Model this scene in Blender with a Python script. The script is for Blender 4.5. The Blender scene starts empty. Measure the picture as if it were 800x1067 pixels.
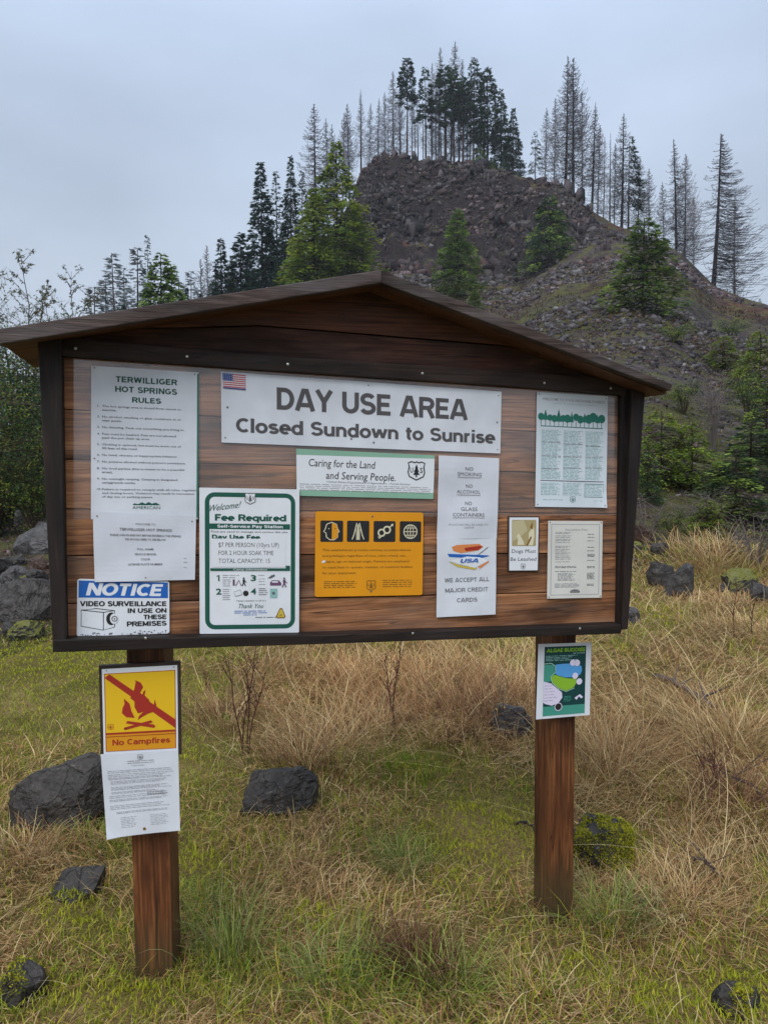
import bpy, bmesh, math, random
import numpy as np
from mathutils import Vector, Matrix
from mathutils import noise as mnoise
sc = bpy.context.scene
COL = sc.collection
rad = math.radians

# ------------------------------------------------------------------ camera
F, CX, CY = 790.0, 400.0, 533.5          # focal length and centre in photo pixels (800 x 1067)
PITCH, ROLL = rad(3.7), rad(0.35)
EYE = Vector((0.0, 0.0, 1.65))
ROT = Matrix.Rotation(-PITCH, 3, 'X') @ Matrix.Rotation(ROLL, 3, 'Y')
cam_d = bpy.data.cameras.new("Camera")
cam_d.sensor_fit = 'VERTICAL'; cam_d.sensor_height = 36.0
cam_d.lens = F / 1067.0 * 36.0
cam_d.clip_start = 0.05; cam_d.clip_end = 6000
cam = bpy.data.objects.new("Camera", cam_d); COL.objects.link(cam)
cam.matrix_world = Matrix.Translation(EYE) @ (ROT @ Matrix.Rotation(math.pi/2, 3, 'X')).to_4x4()
sc.camera = cam

# ------------------------------------------------------------------ sky, sun, exposure
SUN_EL, SUN_AZ = 48.0, 205.0             # azimuth clockwise from +Y: behind the camera, a little to the left
world = bpy.data.worlds.new("World"); sc.world = world; world.use_nodes = True
nt = world.node_tree; N = nt.nodes; Lk = nt.links
for n in list(N): N.remove(n)
out = N.new('ShaderNodeOutputWorld'); bg = N.new('ShaderNodeBackground'); bg.inputs['Strength'].default_value = 0.1
Lk.new(bg.outputs[0], out.inputs[0])
sky = N.new('ShaderNodeTexSky'); sky.sky_type = 'NISHITA'; sky.sun_disc = False
sky.sun_elevation = rad(SUN_EL); sky.sun_rotation = rad(SUN_AZ); sky.dust_density = 4.0
tc = N.new('ShaderNodeTexCoord')
sep = N.new('ShaderNodeSeparateXYZ'); Lk.new(tc.outputs['Generated'], sep.inputs[0])
ramp = N.new('ShaderNodeValToRGB')      # overcast: duller near the horizon, brighter overhead
ramp.color_ramp.elements[0].position = 0.0; ramp.color_ramp.elements[0].color = (0.365, 0.41, 0.475, 1)
ramp.color_ramp.elements[1].position = 1.0; ramp.color_ramp.elements[1].color = (1.22, 1.32, 1.50, 1)
e = ramp.color_ramp.elements.new(0.25); e.color = (0.355, 0.41, 0.49, 1)
e = ramp.color_ramp.elements.new(0.55); e.color = (0.40, 0.485, 0.63, 1)
Lk.new(sep.outputs['Z'], ramp.inputs[0])
cn = N.new('ShaderNodeTexNoise'); cn.inputs['Scale'].default_value = 2.2; cn.inputs['Detail'].default_value = 4; cn.inputs['Roughness'].default_value = 0.45
mp = N.new('ShaderNodeMapping'); mp.inputs['Scale'].default_value = (1, 1, 2.4); Lk.new(tc.outputs['Generated'], mp.inputs[0]); Lk.new(mp.outputs[0], cn.inputs['Vector'])
cr = N.new('ShaderNodeMapRange'); cr.inputs['From Min'].default_value = 0.3; cr.inputs['From Max'].default_value = 0.7
cr.inputs['To Min'].default_value = 8.2; cr.inputs['To Max'].default_value = 11.4; Lk.new(cn.outputs[0], cr.inputs['Value'])
mul = N.new('ShaderNodeVectorMath'); mul.operation = 'SCALE'; Lk.new(ramp.outputs[0], mul.inputs[0]); Lk.new(cr.outputs[0], mul.inputs['Scale'])
mx = N.new('ShaderNodeMixRGB'); mx.inputs[0].default_value = 0.88; Lk.new(sky.outputs[0], mx.inputs[1]); Lk.new(mul.outputs[0], mx.inputs[2])
Lk.new(mx.outputs[0], bg.inputs[0])
sd = bpy.data.lights.new("Sun", 'SUN'); sd.energy = 1.5; sd.angle = rad(35); sd.color = (1.0, 0.985, 0.95)
so = bpy.data.objects.new("Sun", sd); COL.objects.link(so)
sdir = Vector((math.sin(rad(SUN_AZ))*math.cos(rad(SUN_EL)), math.cos(rad(SUN_AZ))*math.cos(rad(SUN_EL)), math.sin(rad(SUN_EL))))
so.rotation_euler = (-sdir).to_track_quat('-Z', 'Y').to_euler(); so.location = sdir*40
sc.view_settings.view_transform = 'Standard'; sc.view_settings.look = 'None'
sc.view_settings.exposure = 0.65; sc.view_settings.gamma = 1.0; sc.view_settings.use_curve_mapping = False
sc.cycles.max_bounces = 6; sc.cycles.diffuse_bounces = 3; sc.cycles.transparent_max_bounces = 8; sc.cycles.volume_bounces = 1
sc.cycles.use_denoising = True

# ------------------------------------------------------------------ pixels of the photo <-> the place
def ray(px, py):
    d = ROT @ Vector(((px-CX)/F, 1.0, -(py-CY)/F))
    return d
def at(px, py, Y):
    d = ray(px, py); return EYE + d*(Y/d.y)
IROT = ROT.transposed()
IR = np.array(IROT)
def project(x, y, z):
    p = np.stack([np.asarray(x, float), np.asarray(y, float), np.asarray(z, float)-EYE.z])
    q = np.tensordot(IR, p, 1)
    return CX+F*q[0]/q[1], CY-F*q[2]/q[1]

# ------------------------------------------------------------------ value noise, vectorised
def _hash(ix, iy, s):
    h = (ix.astype(np.int64)*374761393 + iy.astype(np.int64)*668265263 + s*974711) & 0xffffffff
    h = ((h ^ (h >> 13))*1274126177) & 0xffffffff
    h = h ^ (h >> 16)
    return (h & 0xffffff)/float(0xffffff)
def vn(x, y, s=0):
    x = np.asarray(x, float); y = np.asarray(y, float)
    ix = np.floor(x); iy = np.floor(y); fx = x-ix; fy = y-iy
    fx = fx*fx*(3-2*fx); fy = fy*fy*(3-2*fy)
    a = _hash(ix, iy, s); b = _hash(ix+1, iy, s); c = _hash(ix, iy+1, s); d = _hash(ix+1, iy+1, s)
    return (a*(1-fx)+b*fx)*(1-fy) + (c*(1-fx)+d*fx)*fy
def fbm(x, y, s=0, o=4):
    v = 0; a = 0.5; t = 0
    for k in range(o):
        v = v + a*vn(x*2**k, y*2**k, s+k*17); t += a; a *= 0.5
    return v/t

# ------------------------------------------------------------------ terrain
R_PX = [-2500, -800, 0, 150, 250, 320, 360, 377, 384, 392, 400, 440, 480, 520, 545, 565, 590, 615, 640, 680, 705, 740, 770, 800, 900, 1100, 1600, 3200]
R_PY = [486, 476, 458, 405, 350, 285, 232, 198, 188, 182, 179, 182, 186, 189, 194, 202, 213, 230, 243, 257, 272, 305, 316, 325, 352, 405, 460, 484]
R_D  = [50, 45, 55, 92, 112, 124, 128, 129, 129, 129, 130, 130, 129, 128, 126, 124, 120, 115, 111, 106, 102, 98, 95, 92, 86, 78, 60, 50]
T_PX = [-2500, -400, 0, 60, 300, 650, 800, 1500, 3200]
T_D  = [9, 6.6, 6.8, 7.4, 9.0, 10.3, 11.2, 13, 13]
C_PX = [300, 365, 386, 540, 580, 640]; C_W = [0, 0.35, 1, 1, 0.55, 0]
def polar(x, y):
    r = np.hypot(x, y)+1e-9; th = np.arctan2(x, y)
    thc = np.clip(th, -1.2, 1.2)
    px = 400+F*np.tan(thc)
    back = np.clip((np.abs(th)-1.2)/0.6, 0, 1)
    return r, px, thc, back
def radii(px, thc, back):
    D = np.interp(px, R_PX, R_D); T = np.interp(px, T_PX, T_D)
    zr = EYE.z + D*np.maximum(np.cos(thc), 0.45)*(483-np.interp(px, R_PX, R_PY))/F
    zr = zr*(1-back)+1.0*back
    return D, T, zr
def terrain(x, y):
    x = np.asarray(x, float); y = np.asarray(y, float)
    r, px, thc, back = polar(x, y)
    D, T, zr = radii(px, thc, back)
    base = 0.02*np.clip(r-3, 0, 12) + 0.05*(fbm(x*0.9, y*0.9, 3, 3)-0.5)*np.clip(r/2.0, 0, 1) + 0.03*(vn(x*4, y*4, 9)-0.5)
    base = base - 0.085*np.exp(-(((x-0.85)/0.75)**2+((y-2.6)/0.9)**2)) + 0.30*np.exp(-(((x-4.5)/1.1)**2+((y-10.2)/0.8)**2))
    t = np.clip((r-T)/(D-T), 0, 1)
    cw = np.interp(px, C_PX, C_W)
    gc = np.interp(t, [0, 0.35, 0.86, 0.965, 1.0], [0, 0.19, 0.575, 0.97, 1.0])
    gl = 0.55*t + 0.45*t**1.7
    g = gc*cw+gl*(1-cw)
    z = base*(1-t)+ (zr)*g
    rough = np.clip(t*6, 0, 1)
    amp = 0.6+0.7*cw*np.clip((t-0.8)*10, 0, 1)
    edge = np.clip((1.0-t)*14, 0.25, 1)
    nz = (fbm(x*0.16, y*0.16, 21, 5)-0.5)*2.6 + (np.abs(fbm(x*0.45, y*0.30, 41, 4)-0.5))*1.6
    ta = np.arctan2(x, y)*130.0
    rg1 = 1-np.abs(2*fbm(ta*0.10+0.03*r, r*0.16, 141, 4)-1); rg2 = 1-np.abs(2*fbm(ta*0.33, r*0.42, 151, 3)-1)
    crag = (rg1**3*3.4-1.3)+(rg2**2*1.7-.7)
    z = z + cw*np.clip((t-0.80)*14, 0, 1)*np.clip((1.0-t)*22, 0.12, 1)*crag*0.8
    z = z + rough*amp*edge*nz*np.clip(r/60.0, 0.08, 1)
    beyond = np.clip(r-D, 0, None)
    z = np.where(beyond > 0, np.maximum(z-0.02*np.minimum(beyond, 25)-0.28*np.clip(beyond-25, 0, None), np.minimum(0.3, z)), z)
    return z
def tz(x, y): return float(terrain(np.array([x]), np.array([y]))[0])
def ground_at(px, py, y0=1.2, y1=140):
    ys = np.geomspace(y0, y1, 1500)
    d = ray(px, py)
    xs = d.x/d.y*ys; zs = EYE.z+d.z/d.y*ys
    h = terrain(xs, ys)
    k = np.nonzero(zs <= h)[0]
    i = k[0] if len(k) else len(ys)-1
    return Vector((xs[i], ys[i], h[i]))

# ------------------------------------------------------------------ mesh helpers
def link_mesh(name, V, Fc, mats, parent=None, col=None, mi=None, smooth=False, loc=None):
    me = bpy.data.meshes.new(name)
    V = np.asarray(V, np.float32)
    if isinstance(Fc, np.ndarray):
        n, k = Fc.shape
        me.vertices.add(len(V)); me.vertices.foreach_set('co', V.ravel())
        me.loops.add(n*k); me.loops.foreach_set('vertex_index', Fc.astype(np.int32).ravel())
        me.polygons.add(n); me.polygons.foreach_set('loop_start', np.arange(0, n*k, k, dtype=np.int32))
        me.update(calc_edges=True); me.validate()
    else:
        me.from_pydata([tuple(v) for v in V], [], [tuple(f) for f in Fc]); me.update()
    for m in (mats if isinstance(mats, (list, tuple)) else [mats]): me.materials.append(m)
    if mi is not None: me.polygons.foreach_set('material_index', np.asarray(mi, np.int32))
    if col is not None:
        a = me.color_attributes.new('Col', 'FLOAT_COLOR', 'POINT')
        c = np.ones((len(V), 4), np.float32); c[:, :3] = np.asarray(col, np.float32)
        a.data.foreach_set('color', c.ravel())
    if smooth: me.polygons.foreach_set('use_smooth', np.ones(len(me.polygons), bool))
    o = bpy.data.objects.new(name, me); COL.objects.link(o)
    if parent is not None: o.parent = parent
    if loc is not None: o.location = loc
    return o
def tag(o, label=None, cat=None, group=None, kind=None):
    if label: o['label'] = label
    if cat: o['category'] = cat
    if group: o['group'] = group
    if kind: o['kind'] = kind
    return o
def empty(name, loc=(0, 0, 0), rz=0.0):
    o = bpy.data.objects.new(name, None); COL.objects.link(o); o.location = loc; o.rotation_euler = (0, 0, rz)
    o.empty_display_size = 0.1
    return o
def copy_tree(o, parent=None):
    c = o.copy(); COL.objects.link(c); c.parent = parent
    for ch in list(o.children): copy_tree(ch, c)
    return c

class MB:
    """collects tubes, quads and hulls of one mesh, with a colour per vertex"""
    def __init__(s): s.V = []; s.F = []; s.C = []
    def tube(s, pts, rs, col, n=5, cap=False):
        b = len(s.V); k = len(pts)
        prev = None
        for i in range(k):
            p = pts[i]
            d = (pts[min(i+1, k-1)]-pts[max(i-1, 0)])
            if d.length < 1e-9: d = Vector((0, 0, 1))
            d.normalize()
            u = d.orthogonal() if prev is None else (prev-d*prev.dot(d))
            if u.length < 1e-6: u = d.orthogonal()
            u.normalize(); prev = u; w = d.cross(u)
            for j in range(n):
                a = 2*math.pi*j/n
                s.V.append(p+(u*math.cos(a)+w*math.sin(a))*rs[i]); s.C.append(col)
        for i in range(k-1):
            for j in range(n):
                s.F.append((b+i*n+j, b+i*n+(j+1) % n, b+(i+1)*n+(j+1) % n, b+(i+1)*n+j))
        if cap:
            s.F.append(tuple(b+j for j in range(n))[::-1]); s.F.append(tuple(b+(k-1)*n+j for j in range(n)))
    def leaf(s, p, d, w, col):
        """a rhombus from p along d, half-width vector w"""
        b = len(s.V)
        s.V += [p, p+d*0.45+w, p+d, p+d*0.45-w]; s.C += [col]*4
        s.F.append((b, b+1, b+2, b+3))
    def build(s, name, mats, parent=None, smooth=False):
        return link_mesh(name, [tuple(v) for v in s.V], s.F, mats, parent, col=s.C, smooth=smooth)

# ------------------------------------------------------------------ materials
def newmat(name):
    m = bpy.data.materials.new(name); m.use_nodes = True
    t = m.node_tree; b = t.nodes['Principled BSDF']
    return m, t, b
def plain(name, c, rough=0.6, metal=0.0, spec=0.4, vary=0.0, scale=30.0, bump=0.0):
    m, t, b = newmat(name)
    b.inputs['Base Color'].default_value = (*c, 1); b.inputs['Roughness'].default_value = rough
    b.inputs['Metallic'].default_value = metal; b.inputs['Specular IOR Level'].default_value = spec
    if vary or bump:
        co = t.nodes.new('ShaderNodeTexCoord'); n = t.nodes.new('ShaderNodeTexNoise'); n.inputs['Scale'].default_value = scale; n.inputs['Detail'].default_value = 5
        t.links.new(co.outputs['Object'], n.inputs['Vector'])
        if vary:
            r = t.nodes.new('ShaderNodeValToRGB'); r.color_ramp.elements[0].position = 0.3; r.color_ramp.elements[1].position = 0.7
            r.color_ramp.elements[0].color = (*[x*(1-vary) for x in c], 1); r.color_ramp.elements[1].color = (*[min(1, x*(1+vary)) for x in c], 1)
            t.links.new(n.outputs[0], r.inputs[0]); t.links.new(r.outputs[0], b.inputs['Base Color'])
        if bump:
            bp_ = t.nodes.new('ShaderNodeBump'); bp_.inputs['Strength'].default_value = bump; bp_.inputs['Distance'].default_value = 0.01
            t.links.new(n.outputs[0], bp_.inputs['Height']); t.links.new(bp_.outputs[0], b.inputs['Normal'])
    return m
def attr_mat(name, rough=0.65, spec=0.25, transl=0.0, vary=0.25):
    m, t, b = newmat(name)
    a = t.nodes.new('ShaderNodeAttribute'); a.attribute_name = 'Col'
    oi = t.nodes.new('ShaderNodeObjectInfo')
    mr = t.nodes.new('ShaderNodeMapRange'); mr.inputs['To Min'].default_value = 1-vary; mr.inputs['To Max'].default_value = 1+vary
    t.links.new(oi.outputs['Random'], mr.inputs['Value'])
    v = t.nodes.new('ShaderNodeVectorMath'); v.operation = 'SCALE'
    t.links.new(a.outputs['Color'], v.inputs[0]); t.links.new(mr.outputs[0], v.inputs['Scale'])
    t.links.new(v.outputs[0], b.inputs['Base Color'])
    b.inputs['Roughness'].default_value = rough; b.inputs['Specular IOR Level'].default_value = spec
    if transl:
        tr = t.nodes.new('ShaderNodeBsdfTranslucent'); t.links.new(v.outputs[0], tr.inputs['Color'])
        ms = t.nodes.new('ShaderNodeMixShader'); ms.inputs[0].default_value = transl
        o = t.nodes['Material Output']
        t.links.new(b.outputs[0], ms.inputs[1]); t.links.new(tr.outputs[0], ms.inputs[2]); t.links.new(ms.outputs[0], o.inputs[0])
    return m
def wood(name, dark, mid, light, axis='X', rough=0.6, stain=0.6, fine=1.0, grey=None, greyamt=0.0, bump=0.35, foot=None):
    """sawn timber: long grain, streaks, knots and blotchy stain; every board gets its own piece of the pattern"""
    m, t, b = newmat(name); nd = t.nodes; L = t.links
    co = nd.new('ShaderNodeTexCoord'); oi = nd.new('ShaderNodeObjectInfo')
    off = nd.new('ShaderNodeVectorMath'); off.operation = 'SCALE'; off.inputs[0].default_value = (13.7, 7.1, 3.3); L.new(oi.outputs['Random'], off.inputs['Scale'])
    add = nd.new('ShaderNodeVectorMath'); add.operation = 'ADD'; L.new(co.outputs['Object'], add.inputs[0]); L.new(off.outputs[0], add.inputs[1])
    def mapping(along, across):
        mp = nd.new('ShaderNodeMapping')
        mp.inputs['Scale'].default_value = (along, across, across) if axis == 'X' else (across, across, along)
        L.new(add.outputs[0], mp.inputs[0]); return mp
    warp = nd.new('ShaderNodeTexNoise'); warp.inputs['Scale'].default_value = 3.0; warp.inputs['Detail'].default_value = 2; L.new(add.outputs[0], warp.inputs['Vector'])
    m1 = mapping(2.6*fine, 40*fine); g1 = nd.new('ShaderNodeTexNoise'); g1.inputs['Scale'].default_value = 1.0; g1.inputs['Detail'].default_value = 6; g1.inputs['Roughness'].default_value = 0.6; g1.inputs['Distortion'].default_value = 1.6
    L.new(m1.outputs[0], g1.inputs['Vector'])
    m2 = mapping(5, 190*fine); g2 = nd.new('ShaderNodeTexNoise'); g2.inputs['Scale'].default_value = 1.0; g2.inputs['Detail'].default_value = 3; L.new(m2.outputs[0], g2.inputs['Vector'])
    m3 = mapping(1.6, 4.2); g3 = nd.new('ShaderNodeTexNoise'); g3.inputs['Scale'].default_value = 1.6; g3.inputs['Detail'].default_value = 5; L.new(m3.outputs[0], g3.inputs['Vector'])
    mixg = nd.new('ShaderNodeMath'); mixg.operation = 'MULTIPLY_ADD'; mixg.inputs[1].default_value = 0.35; L.new(g2.outputs[0], mixg.inputs[0])
    sc1 = nd.new('ShaderNodeMath'); sc1.operation = 'MULTIPLY'; sc1.inputs[1].default_value = 0.65; L.new(g1.outputs[0], sc1.inputs[0]); L.new(sc1.outputs[0], mixg.inputs[2])
    r = nd.new('ShaderNodeValToRGB'); r.color_ramp.elements[0].position = 0.32; r.color_ramp.elements[0].color = (*dark, 1)
    r.color_ramp.elements[1].position = 0.68; r.color_ramp.elements[1].color = (*light, 1)
    e = r.color_ramp.elements.new(0.5); e.color = (*mid, 1)
    L.new(mixg.outputs[0], r.inputs[0])
    st = nd.new('ShaderNodeValToRGB'); st.color_ramp.elements[0].position = 0.38; st.color_ramp.elements[1].position = 0.56
    k = 1-stain; st.color_ramp.elements[0].color = (k, k*0.95, k*0.92, 1); st.color_ramp.elements[1].color = (1.1, 1.08, 1.05, 1)
    L.new(g3.outputs[0], st.inputs[0])
    mu = nd.new('ShaderNodeMixRGB'); mu.blend_type = 'MULTIPLY'; mu.inputs[0].default_value = 1; L.new(r.outputs[0], mu.inputs[1]); L.new(st.outputs[0], mu.inputs[2])
    # knots
    mk = nd.new('ShaderNodeMapping'); mk.inputs['Scale'].default_value = (2.3, 0.0, 5.5) if axis == 'X' else (5.5, 0.0, 2.3); L.new(add.outputs[0], mk.inputs[0]); vo = nd.new('ShaderNodeTexVoronoi'); vo.inputs['Scale'].default_value = 1.0; L.new(mk.outputs[0], vo.inputs['Vector'])
    kr = nd.new('ShaderNodeValToRGB'); kr.color_ramp.elements[0].position = 0.045; kr.color_ramp.elements[0].color = (0.25, 0.2, 0.17, 1); kr.color_ramp.elements[1].position = 0.13; kr.color_ramp.elements[1].color = (1, 1, 1, 1)
    L.new(vo.outputs['Distance'], kr.inputs[0])
    mu2 = nd.new('ShaderNodeMixRGB'); mu2.blend_type = 'MULTIPLY'; mu2.inputs[0].default_value = 0.9; L.new(mu.outputs[0], mu2.inputs[1]); L.new(kr.outputs[0], mu2.inputs[2])
    # drying cracks along the grain
    m5 = mapping(1.3, 34); ck = nd.new('ShaderNodeTexNoise'); ck.inputs['Scale'].default_value = 1.0; ck.inputs['Detail'].default_value = 2; L.new(m5.outputs[0], ck.inputs['Vector'])
    c1 = nd.new('ShaderNodeMath'); c1.operation = 'SUBTRACT'; c1.inputs[1].default_value = 0.60; L.new(ck.outputs[0], c1.inputs[0])
    c2 = nd.new('ShaderNodeMath'); c2.operation = 'ABSOLUTE'; L.new(c1.outputs[0], c2.inputs[0])
    c3 = nd.new('ShaderNodeMapRange'); c3.inputs['From Min'].default_value = 0.003; c3.inputs['From Max'].default_value = 0.016; c3.inputs['To Min'].default_value = 0.30; c3.inputs['To Max'].default_value = 1.0; L.new(c2.outputs[0], c3.inputs['Value'])
    cm = nd.new('ShaderNodeVectorMath'); cm.operation = 'SCALE'; L.new(mu2.outputs[0], cm.inputs[0]); L.new(c3.outputs[0], cm.inputs['Scale'])
    # each board its own tone
    mr = nd.new('ShaderNodeMapRange'); mr.inputs['To Min'].default_value = 0.72; mr.inputs['To Max'].default_value = 1.25; L.new(oi.outputs['Random'], mr.inputs['Value'])
    vs = nd.new('ShaderNodeVectorMath'); vs.operation = 'SCALE'; L.new(cm.outputs[0], vs.inputs[0]); L.new(mr.outputs[0], vs.inputs['Scale'])
    last = vs.outputs[0]
    if grey:
        m4 = mapping(2.2, 9); g4 = nd.new('ShaderNodeTexNoise'); g4.inputs['Scale'].default_value = 2.0; g4.inputs['Detail'].default_value = 6; L.new(m4.outputs[0], g4.inputs['Vector'])
        gr = nd.new('ShaderNodeMapRange'); gr.inputs['From Min'].default_value = 0.45; gr.inputs['From Max'].default_value = 0.75; gr.inputs['To Max'].default_value = greyamt; L.new(g4.outputs[0], gr.inputs['Value'])
        mg = nd.new('ShaderNodeMixRGB'); mg.inputs[2].default_value = (*grey, 1); L.new(gr.outputs[0], mg.inputs[0]); L.new(last, mg.inputs[1]); last = mg.outputs[0]
    if foot:                                   # algae and mud on the bottom of a post
        sp = nd.new('ShaderNodeSeparateXYZ'); L.new(co.outputs['Object'], sp.inputs[0])
        fr = nd.new('ShaderNodeMapRange'); fr.inputs['From Min'].default_value = 0.02; fr.inputs['From Max'].default_value = 0.26; fr.inputs['To Min'].default_value = 0.8; fr.inputs['To Max'].default_value = 0
        wz = nd.new('ShaderNodeMath'); wz.operation = 'MULTIPLY_ADD'; wz.inputs[1].default_value = 0.28; L.new(g1.outputs[0], wz.inputs[0])
        ms_ = nd.new('ShaderNodeMath'); ms_.operation = 'SUBTRACT'; ms_.inputs[1].default_value = 0.14; L.new(sp.outputs['Z'], ms_.inputs[0]); L.new(ms_.outputs[0], wz.inputs[2])
        L.new(wz.outputs[0], fr.inputs['Value'])
        mf = nd.new('ShaderNodeMixRGB'); mf.inputs[2].default_value = (*foot, 1); L.new(fr.outputs[0], mf.inputs[0]); L.new(last, mf.inputs[1]); last = mf.outputs[0]
    L.new(last, b.inputs['Base Color'])
    b.inputs['Roughness'].default_value = rough; b.inputs['Specular IOR Level'].default_value = 0.3
    bu = nd.new('ShaderNodeBump'); bu.inputs['Strength'].default_value = bump; bu.inputs['Distance'].default_value = 0.004; L.new(mixg.outputs[0], bu.inputs['Height']); L.new(bu.outputs[0], b.inputs['Normal'])
    return m
def rock_mat(name, c0, c1, scale=9.0, moss=0.0, mosscol=(0.10, 0.10, 0.016)):
    m, t, b = newmat(name); nd = t.nodes; L = t.links
    co = nd.new('ShaderNodeTexCoord'); oi = nd.new('ShaderNodeObjectInfo')
    n1 = nd.new('ShaderNodeTexNoise'); n1.inputs['Scale'].default_value = scale; n1.inputs['Detail'].default_value = 8; n1.inputs['Roughness'].default_value = 0.65; L.new(co.outputs['Object'], n1.inputs['Vector'])
    n2 = nd.new('ShaderNodeTexNoise'); n2.inputs['Scale'].default_value = scale*3.2; n2.inputs['Detail'].default_value = 9; n2.inputs['Roughness'].default_value = 0.7; L.new(co.outputs['Object'], n2.inputs['Vector'])
    r = nd.new('ShaderNodeValToRGB'); r.color_ramp.elements[0].position = 0.33; r.color_ramp.elements[0].color = (*c0, 1); r.color_ramp.elements[1].position = 0.7; r.color_ramp.elements[1].color = (*c1, 1)
    L.new(n1.outputs[0], r.inputs[0])
    sp = nd.new('ShaderNodeValToRGB'); sp.color_ramp.elements[0].position = 0.35; sp.color_ramp.elements[0].color = (0.55, 0.55, 0.55, 1); sp.color_ramp.elements[1].position = 0.7; sp.color_ramp.elements[1].color = (1.25, 1.25, 1.25, 1); L.new(n2.outputs[0], sp.inputs[0])
    mu = nd.new('ShaderNodeMixRGB'); mu.blend_type = 'MULTIPLY'; mu.inputs[0].default_value = 1; L.new(r.outputs[0], mu.inputs[1]); L.new(sp.outputs[0], mu.inputs[2])
    # dark fracture lines
    wp = nd.new('ShaderNodeTexNoise'); wp.inputs['Scale'].default_value = scale*.6; wp.inputs['Detail'].default_value = 4; L.new(co.outputs['Object'], wp.inputs['Vector'])
    wa = nd.new('ShaderNodeMixRGB'); wa.blend_type = 'LINEAR_LIGHT'; wa.inputs[0].default_value = 0.16; L.new(co.outputs['Object'], wa.inputs[1]); L.new(wp.outputs['Color'], wa.inputs[2])
    vo = nd.new('ShaderNodeTexVoronoi'); vo.feature = 'DISTANCE_TO_EDGE'; vo.inputs['Scale'].default_value = scale*.75; L.new(wa.outputs[0], vo.inputs['Vector'])
    vr = nd.new('ShaderNodeValToRGB'); vr.color_ramp.elements[0].position = 0.0; vr.color_ramp.elements[0].color = (.25, .25, .25, 1); vr.color_ramp.elements[1].position = 0.035; vr.color_ramp.elements[1].color = (1, 1, 1, 1); L.new(vo.outputs['Distance'], vr.inputs[0])
    mc = nd.new('ShaderNodeMixRGB'); mc.blend_type = 'MULTIPLY'; mc.inputs[0].default_value = .8; L.new(mu.outputs[0], mc.inputs[1]); L.new(vr.outputs[0], mc.inputs[2])
    # pale lichen spots
    ln = nd.new('ShaderNodeTexNoise'); ln.inputs['Scale'].default_value = scale*2.3; ln.inputs['Detail'].default_value = 3; L.new(wa.outputs[0], ln.inputs['Vector'])
    lr = nd.new('ShaderNodeMapRange'); lr.inputs['From Min'].default_value = .66; lr.inputs['From Max'].default_value = .72; lr.inputs['To Max'].default_value = .5; L.new(ln.outputs[0], lr.inputs['Value'])
    ml = nd.new('ShaderNodeMixRGB'); ml.inputs[2].default_value = (.14, .145, .12, 1); L.new(lr.outputs[0], ml.inputs[0]); L.new(mc.outputs[0], ml.inputs[1])
    last = ml.outputs[0]
    if moss:
        ge = nd.new('ShaderNodeNewGeometry'); s = nd.new('ShaderNodeSeparateXYZ'); L.new(ge.outputs['Normal'], s.inputs[0])
        ad = nd.new('ShaderNodeMath'); ad.operation = 'MULTIPLY_ADD'; ad.inputs[1].default_value = 1.6; L.new(n1.outputs[0], ad.inputs[0]); L.new(s.outputs['Z'], ad.inputs[2])
        mr = nd.new('ShaderNodeMapRange'); mr.inputs['From Min'].default_value = 1.75-moss; mr.inputs['From Max'].default_value = 1.95-moss; L.new(ad.outputs[0], mr.inputs['Value'])
        mm = nd.new('ShaderNodeMixRGB'); mm.inputs[2].default_value = (*mosscol, 1); L.new(mr.outputs[0], mm.inputs[0]); L.new(last, mm.inputs[1]); last = mm.outputs[0]
    L.new(last, b.inputs['Base Color']); b.inputs['Roughness'].default_value = 0.48; b.inputs['Specular IOR Level'].default_value = 0.28
    bu = nd.new('ShaderNodeBump'); bu.inputs['Strength'].default_value = 0.55; bu.inputs['Distance'].default_value = 0.02; cb = nd.new('ShaderNodeMath'); cb.operation = 'MULTIPLY_ADD'; cb.inputs[1].default_value = .5; L.new(vr.outputs[0], cb.inputs[0]); L.new(n2.outputs[0], cb.inputs[2])
    L.new(cb.outputs[0], bu.inputs['Height']); L.new(bu.outputs[0], b.inputs['Normal'])
    return m

M = {}
M['plank'] = wood('plank_wood', (0.080, 0.034, 0.017), (0.275, 0.118, 0.052), (0.48, 0.245, 0.115), stain=0.62, grey=(0.16, 0.125, 0.105), greyamt=0.45, rough=0.55)
M['gable'] = wood('gable_wood', (0.026, 0.011, 0.008), (0.080, 0.031, 0.020), (0.155, 0.064, 0.038), stain=0.6, rough=0.7, grey=(0.06, 0.05, 0.045), greyamt=0.5)
M['trim'] = wood('trim_wood', (0.006, 0.004, 0.0035), (0.014, 0.009, 0.0075), (0.032, 0.020, 0.016), stain=0.4, rough=0.6, grey=(0.04, 0.034, 0.035), greyamt=0.3)
M['stile'] = wood('stile_wood', (0.006, 0.004, 0.0035), (0.014, 0.009, 0.0075), (0.032, 0.020, 0.016), axis='Z', stain=0.4, rough=0.6, grey=(0.04, 0.034, 0.035), greyamt=0.3)
M['rail'] = wood('rail_wood', (0.014, 0.008, 0.006), (0.030, 0.016, 0.011), (0.060, 0.031, 0.021), stain=0.5, rough=0.6, grey=(0.07, 0.06, 0.06), greyamt=0.4)
M['fascia'] = wood('fascia_wood', (0.020, 0.014, 0.013), (0.055, 0.038, 0.034), (0.12, 0.085, 0.078), stain=0.45, rough=0.75, grey=(0.13, 0.115, 0.115), greyamt=0.6, bump=0.9, fine=1.7)
M['soffit'] = wood('soffit_wood', (0.05, 0.022, 0.012), (0.10, 0.045, 0.022), (0.16, 0.075, 0.038), stain=0.4, rough=0.7)
M['post'] = wood('post_wood', (0.028, 0.010, 0.005), (0.105, 0.036, 0.013), (0.23, 0.098, 0.034), axis='Z', stain=0.5, rough=0.55, foot=(0.045, 0.04, 0.018))
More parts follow.
